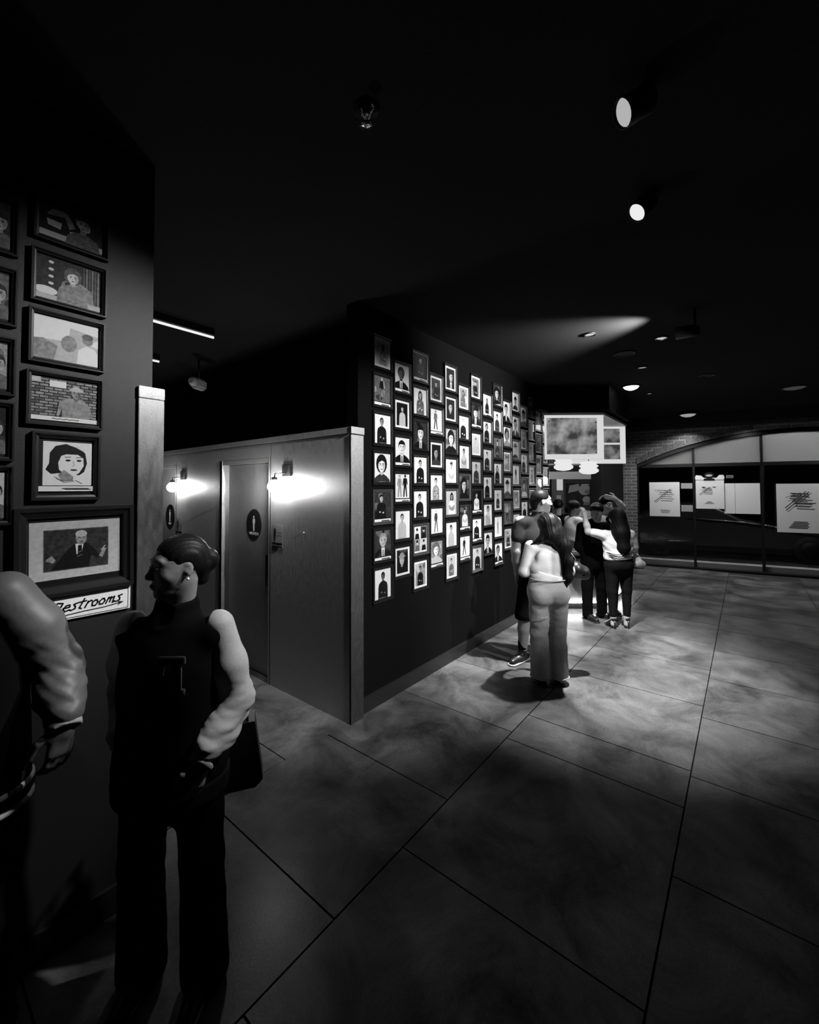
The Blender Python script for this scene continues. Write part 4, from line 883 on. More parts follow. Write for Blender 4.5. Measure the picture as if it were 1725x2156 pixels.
# ------------------------------------------------------------------ people: smooth implicit surfaces meshed once
def rotz(a): c, s = math.cos(a), math.sin(a); return np.array([[c, -s, 0], [s, c, 0], [0, 0, 1.0]])
def rotx(a): c, s = math.cos(a), math.sin(a); return np.array([[1, 0, 0], [0, c, -s], [0, s, c.real if isinstance(c, complex) else c]])
def roty(a): c, s = math.cos(a), math.sin(a); return np.array([[c, 0, s], [0, 1.0, 0], [-s, 0, c]])
I3 = np.eye(3)
V = lambda *a: np.array(a, float)
class Field:
    """list of rounded cones and ellipsoids blended with a smooth union"""
    def __init__(s): s.p = []; s.cuts = []; s.fold = None
    def cone(s, a, b, ra, rb, k=0.02, flat=None, R=I3, sub=False):
        s.p.append(('c', V(*a), V(*b), ra, rb, k, flat, R, sub)); return s
    def ell(s, c, r, k=0.02, R=I3, sub=False):
        s.p.append(('e', V(*c), V(*r), 0, 0, k, None, R, sub)); return s
    def chain(s, pts, rs, k=0.02):
        for a, b, ra, rb in zip(pts, pts[1:], rs, rs[1:]): s.cone(a, b, ra, rb, k)
        return s
    def cut(s, p, n): s.cuts.append((V(*p), V(*n) / np.linalg.norm(n))); return s
    def bounds(s, pad):
        lo, hi = V(9, 9, 9), V(-9, -9, -9)
        for t, a, b, ra, rb, k, fl, R, sub in s.p:
            if sub: continue
            if t == 'c':
                m = max(ra, rb) * (max(fl) if fl else 1); lo = np.minimum(lo, np.minimum(a, b) - m); hi = np.maximum(hi, np.maximum(a, b) + m)
            else: m = max(b); lo = np.minimum(lo, a - m); hi = np.maximum(hi, a + m)
        return lo - pad, hi + pad
    def mesh(s, name, cell, m, parent, fine=None):
        lo, hi = s.bounds(0.02)
        def axis(i):
            n = int((hi[i] - lo[i]) / cell) + 2; xs = list(lo[i] + cell * np.arange(n))
            if fine and fine[0] == i:                        # finer steps inside one band of this axis
                f0, f1, fc = fine[1:]; xs = [x for x in xs if x < f0 or x > f1] + list(np.arange(f0, f1, fc)); xs.sort()
                xs = [x for j, x in enumerate(xs) if j == 0 or x - xs[j - 1] > fc * .3]
            return np.array(xs, np.float32)
        X = [axis(i) for i in range(3)]
        D = np.full([len(x) for x in X], 0.5, np.float32)
        for t, a, b, ra, rb, k, fl, R, sub in s.p:
            if t == 'c': mr = max(ra, rb) * (max(fl) if fl else 1); l2, h2 = np.minimum(a, b) - mr, np.maximum(a, b) + mr
            else: l2, h2 = a - max(b), a + max(b)
            mg = max(k, 0.0) + 3 * cell
            sl = [slice(max(0, int(np.searchsorted(X[i], l2[i] - mg)) - 1), int(np.searchsorted(X[i], h2[i] + mg)) + 1) for i in range(3)]
            gx, gy, gz = [X[i][sl[i]] for i in range(3)]
            if min(len(gx), len(gy), len(gz)) == 0: continue
            P = np.stack(np.meshgrid(gx, gy, gz, indexing='ij'), -1)
            if t == 'c':
                q = P - a.astype(np.float32); ba = (b - a)
                if fl:
                    q = (q @ R.astype(np.float32)) / np.array(fl, np.float32); ba = (ba @ R) / np.array(fl)
                L = float(ba @ ba) + 1e-9; tt = np.clip((q @ ba.astype(np.float32)) / L, 0, 1)
                d = np.linalg.norm(q - tt[..., None] * ba.astype(np.float32), axis=-1) - (ra + (rb - ra) * tt)
                if fl: d = d * min(fl)
            else:
                q = (P - a.astype(np.float32)) @ R.astype(np.float32); k0 = np.linalg.norm(q / b.astype(np.float32), axis=-1); k1 = np.linalg.norm(q / (b * b).astype(np.float32), axis=-1)
                d = k0 * (k0 - 1) / np.maximum(k1, 1e-6)
            sub_ = D[sl[0], sl[1], sl[2]]
            if sub:
                h = np.clip(.5 - .5 * (sub_ + d) / max(k, 1e-5), 0, 1); D[sl[0], sl[1], sl[2]] = sub_ + (-d - sub_) * h + k * h * (1 - h)
            else:
                h = np.clip(.5 + .5 * (d - sub_) / max(k, 1e-5), 0, 1); D[sl[0], sl[1], sl[2]] = d + (sub_ - d) * h - k * h * (1 - h)
        if s.fold is not None or s.cuts:
            near = np.abs(D) < 0.06
            ii = np.nonzero(near); P = np.stack([X[i][ii[i]] for i in range(3)], -1); v = D[ii]
            if s.fold is not None: v = v + s.fold(P)
            D[ii] = v
            for p, n in s.cuts:
                pd = (X[0] - p[0])[:, None, None] * n[0] + (X[1] - p[1])[None, :, None] * n[1] + (X[2] - p[2])[None, None, :] * n[2]
                D = np.maximum(D, pd.astype(np.float32))
        D[0], D[-1] = .5, .5; D[:, 0], D[:, -1] = .5, .5; D[:, :, 0], D[:, :, -1] = .5, .5
        return surfnet(name, D, X, m, parent)

def surfnet(name, D, X, m, parent):
    ins = D < 0
    cnt = np.zeros([n - 1 for n in D.shape], np.int8)
    cor = [(i, j, k) for i in (0, 1) for j in (0, 1) for k in (0, 1)]
    sh = cnt.shape
    for (i, j, k) in cor: cnt += ins[i:i + sh[0], j:j + sh[1], k:k + sh[2]]
    mask = (cnt > 0) & (cnt < 8)
    ci = np.nonzero(mask); n = len(ci[0]); idx = np.full(sh, -1, np.int64); idx[ci] = np.arange(n)
    acc = np.zeros((n, 3)); num = np.zeros(n)
    vals = {c: D[ci[0] + c[0], ci[1] + c[1], ci[2] + c[2]] for c in cor}
    for a in cor:
        for ax in range(3):
            if a[ax]: continue
            b = list(a); b[ax] = 1; b = tuple(b); va, vb = vals[a], vals[b]; cr = (va < 0) != (vb < 0)
            t = np.where(cr, va / np.where(va == vb, 1, va - vb), 0)
            pos = np.array(a, float)[None].repeat(n, 0); pos[:, ax] = t
            acc[cr] += pos[cr]; num[cr] += 1
    acc /= num[:, None]
    co = np.stack([np.interp(ci[i] + acc[:, i], np.arange(len(X[i])), X[i]) for i in range(3)], -1)
    quads = []
    for ax in range(3):
        o1, o2 = (ax + 1) % 3, (ax + 2) % 3
        s0 = [slice(None)] * 3; s1 = [slice(None)] * 3; s0[ax] = slice(0, -1); s1[ax] = slice(1, None)
        ch = ins[tuple(s0)] != ins[tuple(s1)]
        e = np.array(np.nonzero(ch)); ok = (e[o1] > 0) & (e[o2] > 0) & (e[o1] < D.shape[o1] - 1) & (e[o2] < D.shape[o2] - 1); e = e[:, ok]
        flip = ins[tuple(e)]
        def at(d1, d2): f = e.copy(); f[o1] += d1; f[o2] += d2; return idx[tuple(f)]
        q = np.stack([at(-1, -1), at(0, -1), at(0, 0), at(-1, 0)], -1); q[~flip] = q[~flip][:, ::-1]; quads.append(q)
    Q = np.concatenate(quads); Q = Q[(Q >= 0).all(1)]
    me = bpy.data.meshes.new(name); me.vertices.add(n); me.vertices.foreach_set('co', co.astype(np.float32).ravel())
    me.loops.add(len(Q) * 4); me.loops.foreach_set('vertex_index', Q.astype(np.int32).ravel())
    me.polygons.add(len(Q)); me.polygons.foreach_set('loop_start', np.arange(0, len(Q) * 4, 4, dtype=np.int32)); me.polygons.foreach_set('loop_total', np.full(len(Q), 4, np.int32))
    me.polygons.foreach_set('use_smooth', np.ones(len(Q), bool)); me.update(calc_edges=True); me.validate()
    return link(name, me, parent, m)

def folds(amp, seed, zdir=1.0, freq=40.0, region=None):
    """cloth creases: warped ripples running mostly across the limb"""
    rng = np.random.RandomState(seed); w = rng.uniform(-1, 1, (5, 3)); ph = rng.uniform(0, 6.3, 5)
    def f(P):
        v = 0
        for i in range(5):
            d = np.array([w[i, 0] * .5, w[i, 1] * .5, zdir * (0.6 + .4 * abs(w[i, 2]))]); warp = .5 * np.sin(P @ (w[(i + 1) % 5] * 14) + ph[i])
            v = v + (1 - np.abs(np.sin(P @ d * freq * (0.7 + .15 * i) + 2.2 * warp + ph[i])))
        v = (v / 5 - .36) * amp
        if region is not None: v = v * region(P)
        return v
    return f

def both(f, g): return lambda P: f(P) + g(P)
def unit(v): return v / (np.linalg.norm(v) + 1e-9)
def hand(F, w, d, side, curl=0.5, s=1.0, thumb=1, spread=0.012):
    """palm and five bent fingers from wrist w along d; side points to the thumb"""
    d = unit(d); side = unit(side - d * (side @ d)); nrm = np.cross(d, side) * thumb
    F.cone(w, w + d * .03 * s, .026 * s, .028 * s, .015)
    for o in (-.026, -.009, .009, .026):
        F.cone(w + d * .02 * s + side * o * .7 * s, w + d * .085 * s + side * o * s, .015 * s, .0125 * s, .012)
    for o, L in ((-.028, .060), (-.010, .074), (.009, .080), (.027, .072)):
        p = w + d * .085 * s + side * o * s; a = curl * .5
        for seg in (.45, .32, .23):
            q = p + (d * math.cos(a) + nrm * math.sin(a)) * L * seg * s; F.cone(p, q, .0095 * s, .0085 * s, .004); p = q; a += curl * .55
    p = w + d * .022 * s + side * .026 * s; q = p + (d * .55 + side * .75 + nrm * .25) * .042 * s; F.cone(p, q, .015 * s, .012 * s, .012); F.cone(q, q + (d * .9 + side * .2 + nrm * .3) * .045 * s, .0115 * s, .009 * s, .004)

def head_frame(yaw, pitch=0.0, tilt=0.0):
    """columns: right, forward, up; yaw measured from local +y, positive to the left"""
    return rotz(yaw) @ rotx(pitch) @ roty(tilt)
def head(F, c, R, s=1.0, neck=None, fem=False):
    h = lambda x, y, z: c + R @ (V(x, y, z) * s)
    F.ell(h(0, -.012, .035), V(.074, .094, .084) * s, .01, R); F.cone(h(0, .028, -.01), h(0, .048, -.075), .060 * s, .040 * s, .03)
    F.ell(h(0, .03, -.02), V(.064, .062, .075) * s, .02, R)
    for e in (-1, 1):
        F.ell(h(e * .040, .060, -.022), V(.022, .020, .020) * s, .02, R); F.ell(h(e * .073, -.012, -.004), V(.008, .017, .029) * s, .006, R); F.ell(h(e * .082, -.008, .0), V(.007, .009, .015) * s, .004, R, sub=True)
    F.ell(h(0, .074, .036), V(.050, .016, .016) * s, .02, R)
    for e in (-1, 1): F.ell(h(e * .030, .092, .012), V(.017, .012, .011) * s, .008, R, sub=True)
    for e in (-1, 1): F.ell(h(e * .030, .078, .012), V(.0135, .0125, .010) * s, .003, R)
    F.cone(h(0, .088, .018), h(0, .108, -.020), .008 * s, .012 * s, .010)
    for e in (-1, 1): F.ell(h(e * .012, .098, -.026), V(.009, .010, .008) * s, .006, R)
    for z, r in ((-.050, .0072), (-.061, .0085)): F.cone(h(-.020, .080, z), h(0, .093, z), .004 * s, r * s, .004); F.cone(h(0, .093, z), h(.020, .080, z), r * s, .004 * s, .004)
    F.ell(h(0, .072, -.090), V(.022, .018, .017) * s, .02, R)
    if neck is not None: F.cone(h(0, -.018, -.055), neck, (.050 if fem else .057) * s, (.054 if fem else .064) * s, .025)
def eyes(c, R, parent, s=1.0):
    h = lambda x, y, z: c + R @ (V(x, y, z) * s)
    for e in (-1, 1):
        F = Field().ell(h(e * .030, .0815, .012), V(.0125, .0115, .0065) * s, 0, R); F.mesh('eye', .0022 * s, mat('eye_white', .35, .2, spec=.6), parent)
        F = Field().ell(h(e * .030, .0900, .012), V(.0055, .0045, .0055) * s, 0, R); F.mesh('iris', .0016 * s, mat('iris_dark', .004, .1, spec=.8), parent)
        F = Field().cone(h(e * .014, .0905, .037), h(e * .034, .0860, .041), .0032 * s, .0032 * s, .004).cone(h(e * .034, .0860, .041), h(e * .052, .0705, .036), .0032 * s, .002 * s, .004); F.mesh('eyebrow', .0024 * s, hair_m, parent)
    F = Field().cone(h(-.021, .0815, -.0555), h(0, .0965, -.0555), .003 * s, .0075 * s, .003).cone(h(0, .0965, -.0555), h(.021, .0815, -.0555), .0075 * s, .003 * s, .003); F.mesh('lips', .0024 * s, mat('lip', .10, .4), parent)

hair_m = mat('dark_hair', 0.005, 0.5, spec=0.12, bump=.12, bscale=90)
skin_dark = mat('skin_deep', 0.16, 0.45, spec=0.4, grain=.08, gscale=60); skin_mid = mat('skin_medium', 0.24, 0.5, spec=0.35, grain=.06, gscale=60); skin_pale = mat('skin_pale', 0.42, 0.5, spec=0.3, grain=.05, gscale=60)
black_cloth = mat('black_cloth', 0.0035, 0.95, spec=0.03); dark_tee = mat('dark_tee', 0.018, 0.9, spec=0.1, grain=.3, gscale=200)
sleeve_m = mat('cream_sleeve', 0.36, 0.6, spec=0.25, grain=.08, gscale=150); denim = mat('light_denim', 0.32, 0.85, spec=0.1, grain=.22, gscale=220); denim_seam = mat('denim_seam', .45, .8)
white_knit = mat('white_knit', 0.60, 0.85, spec=0.1, grain=.12, gscale=160); dark_pants = mat('dark_pants', 0.006, 0.85, spec=0.08); shoe_black = mat('shoe_black', 0.012, 0.35, spec=0.5); rubber_sole = mat('shoe_sole', 0.35, 0.6)
stripe_m = mat('rib_stripe', 0.28, 0.8); dark_rib = mat('dark_rib', .006, .9, spec=.05)

def person(r, f, label, group=None, name='person'):
    o = empty(name, KP(r, f), KZ); return tag(o, label, 'person', group)
def shoe(parent, a, d, m=None, s=1.0, sole=None, heel=0.0):
    """a = ankle over the floor, d = toe direction"""
    d = unit(V(d[0], d[1], 0)); n = V(-d[1], d[0], 0); R = np.stack([n, d, V(0, 0, 1)], -1); b = V(a[0], a[1], 0)
    F = Field(); F.cone(b + d * -.045 * s + V(0, 0, .04 + heel), b + d * .06 * s + V(0, 0, .042 + heel * .5), .038 * s, .040 * s, .02); F.cone(b + d * .06 * s + V(0, 0, .04 + heel * .5), b + d * .165 * s + V(0, 0, .028), .040 * s, .030 * s, .02, )
    F.cone(b + V(0, 0, .05 + heel), b + V(0, 0, .11 + heel), .042 * s, .044 * s, .02); F.cut(b + V(0, 0, .012), (0, 0, -1))
    o = F.mesh('shoe', .008, m or shoe_black, parent)
    S = Field(); S.cone(b + d * -.05 * s + V(0, 0, .012), b + d * .165 * s + V(0, 0, .012), .042 * s, .042 * s, .0); S.cut(b + V(0, 0, .017), (0, 0, 1)); S.cut(b + V(0, 0, .001), (0, 0, -1)); S.mesh('sole', .008, sole or shoe_black, o)
    return o
def legs(F, hip, knee, ank, r=(.085, .058, .040)):
    F.cone(hip, knee, r[0], r[1], .03); F.cone(knee, knee * .62 + ank * .38, r[1], r[1] * .95, .02); F.cone(knee * .62 + ank * .38, ank, r[1] * .95, r[2], .02); F.cone(ank, V(ank[0], ank[1], .05), r[2], .036, .02)
def arm(F, s, e, w, r=(.050, .040, .028)):
    F.cone(s, e, r[0], r[1], .02); F.cone(e, e * .6 + w * .4, r[1], r[1] * .98, .02); F.cone(e * .6 + w * .4, w, r[1] * .98, r[2], .02)

# ---- 1. man at the left edge in a two-tone jacket (faces the camera: toward local -y)
m1 = person(-1.36, 1.30, 'man cut by the left edge in a dark jacket with pale sleeves')
m1.rotation_euler.z = KZ + .35
R0 = head_frame(PI - .25, -.05); hc = V(-.05, -.01, 1.645)
SR, ER, WR = V(.118, .0, 1.450), V(.225, .035, 1.195), V(.275, -.06, 1.055); SL, EL, WL_ = V(-.20, 0, 1.450), V(-.25, .0, 1.21), V(-.18, -.12, 1.02)
F = Field(); head(F, hc, R0, 1.0, V(-.03, 0, 1.47)); F.cone((-.17, 0, 1.42), (.10, 0, 1.42), .045, .045, .03); F.ell((-.04, 0, 1.25), (.16, .11, .22), .04); F.ell((-.04, 0, .98), (.16, .11, .15), .05)
for a, b, c in ((SR, ER, WR), (SL, EL, WL_)): arm(F, a + V(0, 0, -.02), b, c, (.042, .038, .028))
hand(F, WR, V(-.02, -.06, -.40), V(-.6, -.7, 0), .7, 1.0); hand(F, WL_, V(.05, -.1, -.35), V(.6, -.7, 0), .7, 1.05, -1)
for x in (-.14, .06): legs(F, V(x, .0, .92), V(x, -.02, .50), V(x, .02, .09))
F.mesh('body', .008, mat('skin_darkest', .05, .5), m1); eyes(hc, R0, m1)
F = Field().ell(hc + R0 @ V(0, -.022, .05), (.085, .100, .088), .01, R0); F.ell(hc + R0 @ V(0, .085, -.02), (.07, .07, .085), .02, R0, sub=True); F.mesh('hair', .009, hair_m, m1)
F = Field(); F.ell((-.04, .005, 1.25), (.188, .142, .235), .04); F.cone((-.14, 0, 1.445), (.05, 0, 1.445), .060, .060, .04); F.cone((-.04, .0, 1.25), (-.04, .0, .93), .165, .175, .04, (1.18, .88, 1)); F.cone((-.04, 0, 1.49), (-.04, .01, 1.535), .075, .068, .03); F.ell(hc + V(0, 0, -.01), (.075, .10, .11), .01, sub=True)
F.cut((0, 0, .905), (0, 0, -1)); F.fold = folds(.006, 3, .4, 22); jk = F.mesh('jacket', .008, black_cloth, m1)
for i, z in enumerate((.868, .842, .816)):
    F = Field().cone((-.04, 0, z + .012), (-.04, 0, z - .012), .182, .182, 0, (1.18, .88, 1)); F.cut((0, 0, z + .012), (0, 0, 1)); F.cut((0, 0, z - .012), (0, 0, -1)); F.mesh('hem_band', .009, stripe_m if i != 1 else dark_rib, jk)
F = Field().cone((-.04, 0, .905), (-.04, 0, .80), .176, .176, 0, (1.18, .88, 1)); F.cut((0, 0, .905), (0, 0, 1)); F.cut((0, 0, .80), (0, 0, -1)); F.mesh('rib_hem', .009, dark_rib, jk)
for (a, b, c, sd) in ((SR, ER, WR, 5), (SL, EL, WL_, 6)):
    sg_ = 1 if a[0] > 0 else -1
    F = Field().chain([a + V(-.02 * sg_, 0, .0), a * .55 + b * .45, b, b * .5 + c * .5, c + V(0, .005, .03)], [.072, .074, .066, .062, .050], .03); F.fold = both(folds(.010, sd, .8, 50, lambda P: np.clip((1.46 - P[:, 2]) * 3.5, .15, 1)), folds(.012, sd + 70, .7, 105, lambda P: np.clip((1.38 - P[:, 2]) * 4, .1, 1))); F.cut(a + V(-.05 * sg_, 0, .0), (-.9 * sg_, 0, -.28)); sl_ = F.mesh('sleeve', .0065, mat('grey_sleeve', .085, .5, spec=.35, grain=.08, gscale=150), jk)
    d = unit(c - b)
    for i in range(3):
        p = c + d * (-.048 + .024 * i); F = Field().cone(p, p + d * .023, .051 - .002 * i, .050 - .002 * i, 0); F.cut(p, -d); F.cut(p + d * .023, d); F.mesh('cuff_band', .006, stripe_m if i != 1 else dark_rib, sl_)
# looped emblem on the chest
em_ = MB()
def loop(cx, cz, rx, rz, r=.006):
    em_.tube([(cx + rx * math.cos(t * PI / 12), -.146 + .10 * (cx + rx * math.cos(t * PI / 12) + .0) ** 2 * 4, cz + rz * math.sin(t * PI / 12)) for t in range(25)], r, 6)
loop(.055, 1.335, .048, .036); loop(.055, 1.335, .026, .018, .004); em_.tube([(.01, -.150, 1.36), (-.03, -.152, 1.372), (-.07, -.150, 1.40)], .006, 6); em_.tube([(.01, -.150, 1.315), (-.04, -.152, 1.322), (-.08, -.150, 1.34)], .006, 6)
em_.build('emblem', mat('emblem_thread', .12, .6), jk)
F = Field().cone((-.04, 0, .92), (-.04, 0, .86), .155, .15, .03, (1.15, .85, 1))
for x in (-.14, .06): legs(F, V(x, .0, .84), V(x, -.02, .50), V(x, .02, .12), (.10, .085, .075))
F.fold = folds(.006, 9, .8, 30); F.mesh('trousers', .010, black_cloth, m1)
for x in (-.14, .06): shoe(m1, (x, .02), (x * .3, -1))

# ---- 2. woman in a two-tone jacket, face turned to the left
w2 = person(-.860, 1.57, 'woman with tied-back hair in a dark jacket with pale sleeves')
R0 = head_frame(PI / 2 + .80, -.04, .03); hc = V(.012, -.01, 1.492)
SR, ER, WR = V(.160, .01, 1.252), V(.206, .030, .975), V(.158, -.115, .865); SL, EL, WL_ = V(-.172, .0, 1.252), V(-.20, .05, 1.0), V(-.13, -.06, .82)
F = Field(); head(F, hc, R0, .93, V(-.005, .015, 1.28), True); F.cone((-.14, 0, 1.245), (.13, 0, 1.245), .05, .05, .03); F.ell((-.01, 0, 1.12), (.145, .105, .2), .04); F.ell((-.01, .01, .87), (.165, .12, .14), .05)
for a, b, c in ((SR, ER, WR), (SL, EL, WL_)): arm(F, a, b, c, (.045, .038, .025))
hand(F, WR, V(-.10, -.12, -.45), V(-.5, -.8, 0), .6, .92); hand(F, WL_, V(.08, -.1, -.4), V(.5, -.8, 0), .6, .92, -1)
for x, kx in ((-.095, -.105), (.085, .10)): legs(F, V(x, .0, .82), V(kx, -.015, .45), V(kx, .02, .09), (.095, .06, .042))
F.mesh('body', .0075, skin_dark, w2, fine=(2, 1.38, 1.60, .0032)); eyes(hc, R0, w2, .93)
F = Field().ell(hc + R0 @ V(0, -.015, .039), (.0735, .092, .081), .01, R0); F.ell(hc + R0 @ V(0, .095, -.006), (.067, .061, .084), .012, R0, sub=True); F.ell(hc + R0 @ V(0, -.108, .012), (.042, .036, .040), .02, R0); F.cone(hc + R0 @ V(0, -.07, -.01), hc + R0 @ V(0, -.075, -.05), .045, .03, .02)
F.ell(hc + R0 @ V(.073, .0, -.01), (.02, .026, .034), .006, R0, sub=True); F.ell(hc + R0 @ V(-.073, .0, -.01), (.02, .026, .034), .006, R0, sub=True)
F.fold = lambda P: .0014 * np.sin((P @ (R0 @ V(1, 0, .2))) * 420); F.mesh('hair', .0055, hair_m, w2)
for e in (-1, 1): Field().ell(hc + R0 @ V(e * .072, -.006, -.036), (.0055, .0055, .0055), 0).mesh('earring', .003, mat('earring_stone', .8, .1, spec=1.0), w2)
F = Field(); F.ell((-.01, .005, 1.09), (.182, .145, .23), .04); F.cone((-.15, 0, 1.242), (.13, 0, 1.242), .064, .066, .04); F.cone((-.01, .0, 1.12), (-.01, .0, .80), .150, .178, .04, (1.12, .86, 1)); F.cone((-.008, .012, 1.29), (-.004, .012, 1.345), .085, .074, .03); F.cone((-.015, -.07, 1.325), (-.02, -.085, 1.42), .028, .045, .012, sub=True)
F.ell(hc + V(0, 0, -.03), (.085, .10, .10), .01, sub=True); F.cut((0, 0, .735), (0, 0, -1)); F.fold = folds(.007, 13, .4, 22); jk = F.mesh('jacket', .0075, black_cloth, w2)
F = Field().cone((-.01, 0, .76), (-.01, 0, .69), .18, .178, 0, (1.12, .86, 1)); F.cut((0, 0, .76), (0, 0, 1)); F.cut((0, 0, .69), (0, 0, -1)); F.mesh('rib_hem', .009, dark_rib, jk)
for (a, b, c, sd) in ((SR, ER, WR, 15), (SL, EL, WL_, 16)):
    sg_ = 1 if a[0] > 0 else -1
    F = Field().chain([a + V(-.012 * sg_, 0, .02), a * .55 + b * .45, b + V(.0, 0, .02), b * .45 + c * .55, c + V(.01, .01, .03)], [.058, .066, .064, .060, .046], .03)
    F.fold = both(folds(.011, sd, 1.0, 55, lambda P: np.clip((1.14 - P[:, 2]) * 5, .08, 1)), folds(.010, sd + 80, .9, 110, lambda P: np.clip((1.10 - P[:, 2]) * 5, .0, 1))); F.cut(a + V(-.034 * sg_, 0, .0), (-1.0 * sg_, 0, .05)); sl_ = F.mesh('sleeve', .0055, sleeve_m, jk)
    d = unit(c - b)
    for i in range(3):
        p = c + d * (-.040 + .022 * i); F = Field().cone(p, p + d * .018, .043, .041, 0); F.cut(p, -d); F.cut(p + d * .018, d); F.fold = folds(.006, 20 + i, .3, 60); F.mesh('cuff_band', .005, stripe_m if i == 2 else dark_rib, sl_)
tp = MB()
for (x0, x1, z0, z1) in ((.018, .105, 1.190, 1.215), (.062, .092, 1.10, 1.190), (.018, .034, 1.145, 1.190), (.050, .104, 1.093, 1.108)): tp.box(x0, x1, -.143 + .9 * max(0, x1 - .05) ** 2, -.128, z0, z1, bevel=.002)
for pts in ([(.018, -.146, 1.218), (.105, -.142, 1.218)], [(.018, -.146, 1.186), (.060, -.146, 1.186), (.060, -.146, 1.11), (.048, -.147, 1.108)], [(.094, -.140, 1.186), (.094, -.140, 1.11), (.106, -.139, 1.09)]): tp.tube(pts, .0022, 6)
tp.build('chest_letter', mat('chenille_grey', .022, .8), jk)
F = Field().cone((-.01, 0, .80), (-.01, 0, .74), .150, .155, .03, (1.15, .9, 1))
for x, kx in ((-.098, -.110), (.088, .108)): F.cone((x, .0, .76), (kx, -.01, .45), .088, .072, .03); F.cone((kx, -.01, .45), (kx * 1.05, .01, .05), .072, .082, .02)
F.fold = folds(.006, 19, .8, 30); F.mesh('trousers', .010, black_cloth, w2)
for x in (-.112, .110): shoe(w2, (x, .02), (x * .3, -1), s=.92)
bag = empty('tote_bag', KP(-.735, 1.80, .545), KZ + .35); bag.scale = (.82, .82, .9)
MB().prism([(-.115, 0.03), (-.08, 0), (.10, -.0), (.135, .03), (.095, .30), (-.095, .30)], -.06, .06, axis='y').build('pouch', mat('bag_black', .016, .5, spec=.3, bump=.2, bscale=200), bag)
for y in (-.045, .045): MB().tube([(-.06, y, .29), (-.05, y, .40), (0.0, y * .3, .455), (.05, y, .40), (.06, y, .29)], .007, 6).build('handle', MATS['bag_black'], bag)
tag(bag, 'dark tote bag hanging behind the woman with tied-back hair', 'bag')

# ---- 3. man in a dark tee and shorts, seen from behind, head turned right
m3 = person(1.315, 4.42, 'man in dark tee and shorts beside the portrait wall')
R0 = head_frame(-PI / 2 + .10, -.05); hc = V(.06, 0, 1.630)
SL, EL, WL_ = V(-.165, .0, 1.425), V(-.215, -.02, 1.12), V(-.175, .10, .88); SR, ER, WR = V(.215, .03, 1.42), V(.26, .06, 1.12), V(.22, .14, .88)
F = Field(); head(F, hc, R0, 1.03, V(.03, .01, 1.44)); F.cone((-.13, 0, 1.42), (.18, 0, 1.42), .06, .06, .03); F.ell((.02, 0, 1.2), (.16, .11, .22), .04)
for a, b, c in ((SR, ER, WR), (SL, EL, WL_)): arm(F, a, b, c, (.056, .048, .032))
hand(F, WL_, V(.05, .12, -.4), V(.6, .6, 0), .6, 1.05); hand(F, WR, V(-.05, .1, -.4), V(-.6, .6, 0), .6, 1.05, -1)
KL, AL, KR, AR = V(-.14, -.03, .46), V(-.155, -.02, .10), V(.075, .02, .47), V(.08, .05, .10)
legs(F, V(-.07, 0, .88), KL, AL, (.09, .062, .042)); legs(F, V(.08, 0, .88), KR, AR, (.09, .062, .042)); F.ell((.0, 0, .92), (.15, .11, .12), .05)
F.mesh('body', .0078, skin_mid, m3, fine=(2, 1.50, 1.76, .0045)); eyes(hc, R0, m3, 1.03)
F = Field().ell(hc + R0 @ V(0, -.016, .043), (.080, .099, .087), .01, R0); F.ell(hc + R0 @ V(0, .098, -.005), (.085, .064, .094), .012, R0, sub=True); F.cone(hc + R0 @ V(0, -.07, .0), hc + R0 @ V(0, -.07, -.05), .055, .045, .02)
for e in (-1, 1): F.ell(hc + R0 @ V(e * .080, .01, -.02), (.022, .04, .045), .008, R0, sub=True)
F.mesh('hair', .006, hair_m, m3)
F = Field(); F.ell((.02, 0, 1.20), (.190, .145, .25), .04); F.cone((-.13, 0, 1.41), (.18, 0, 1.41), .056, .056, .05); F.cone((.03, 0, 1.46), (-.14, 0, 1.415), .05, .05, .04); F.cone((.03, 0, 1.46), (.19, 0, 1.415), .05, .05, .04); F.cone((.02, .0, 1.2), (.01, .0, .90), .165, .165, .04, (1.1, .85, 1)); F.cone((.03, 0, 1.45), (.035, 0, 1.49), .078, .072, .02)
for a, b in ((SL, EL), (SR, ER)): F.cone(a + V(0, 0, -.02), a * .45 + b * .55, .062, .070, .03)
F.ell(hc, (.085, .085, .10), .01, sub=True); F.fold = folds(.008, 31, .5, 24); F.cut((0, 0, .84), (0, 0, -1)); tee = F.mesh('t_shirt', .0085, dark_tee, m3)
F = Field().cone((.0, 0, .92), (.0, 0, .82), .155, .16, .03, (1.08, .85, 1)); F.cone((-.075, 0, .82), KL + V(.0, 0, .0), .105, .095, .03); F.cone((.08, 0, .82), KR, .105, .095, .03); F.cut((0, 0, .43), (0, 0, -1)); F.fold = folds(.008, 33, .6, 24); F.mesh('shorts', .010, black_cloth, m3)
for a, d in ((AL, (-.75, -.65)), (AR, (.2, 1))):
    s_ = shoe(m3, a, d, s=1.08, sole=rubber_sole); F = Field().cone(V(a[0], a[1], .09), V(a[0], a[1], .20), .046, .048, .01); F.cut((0, 0, .21), (0, 0, 1)); F.mesh('sock', .009, black_cloth, m3)

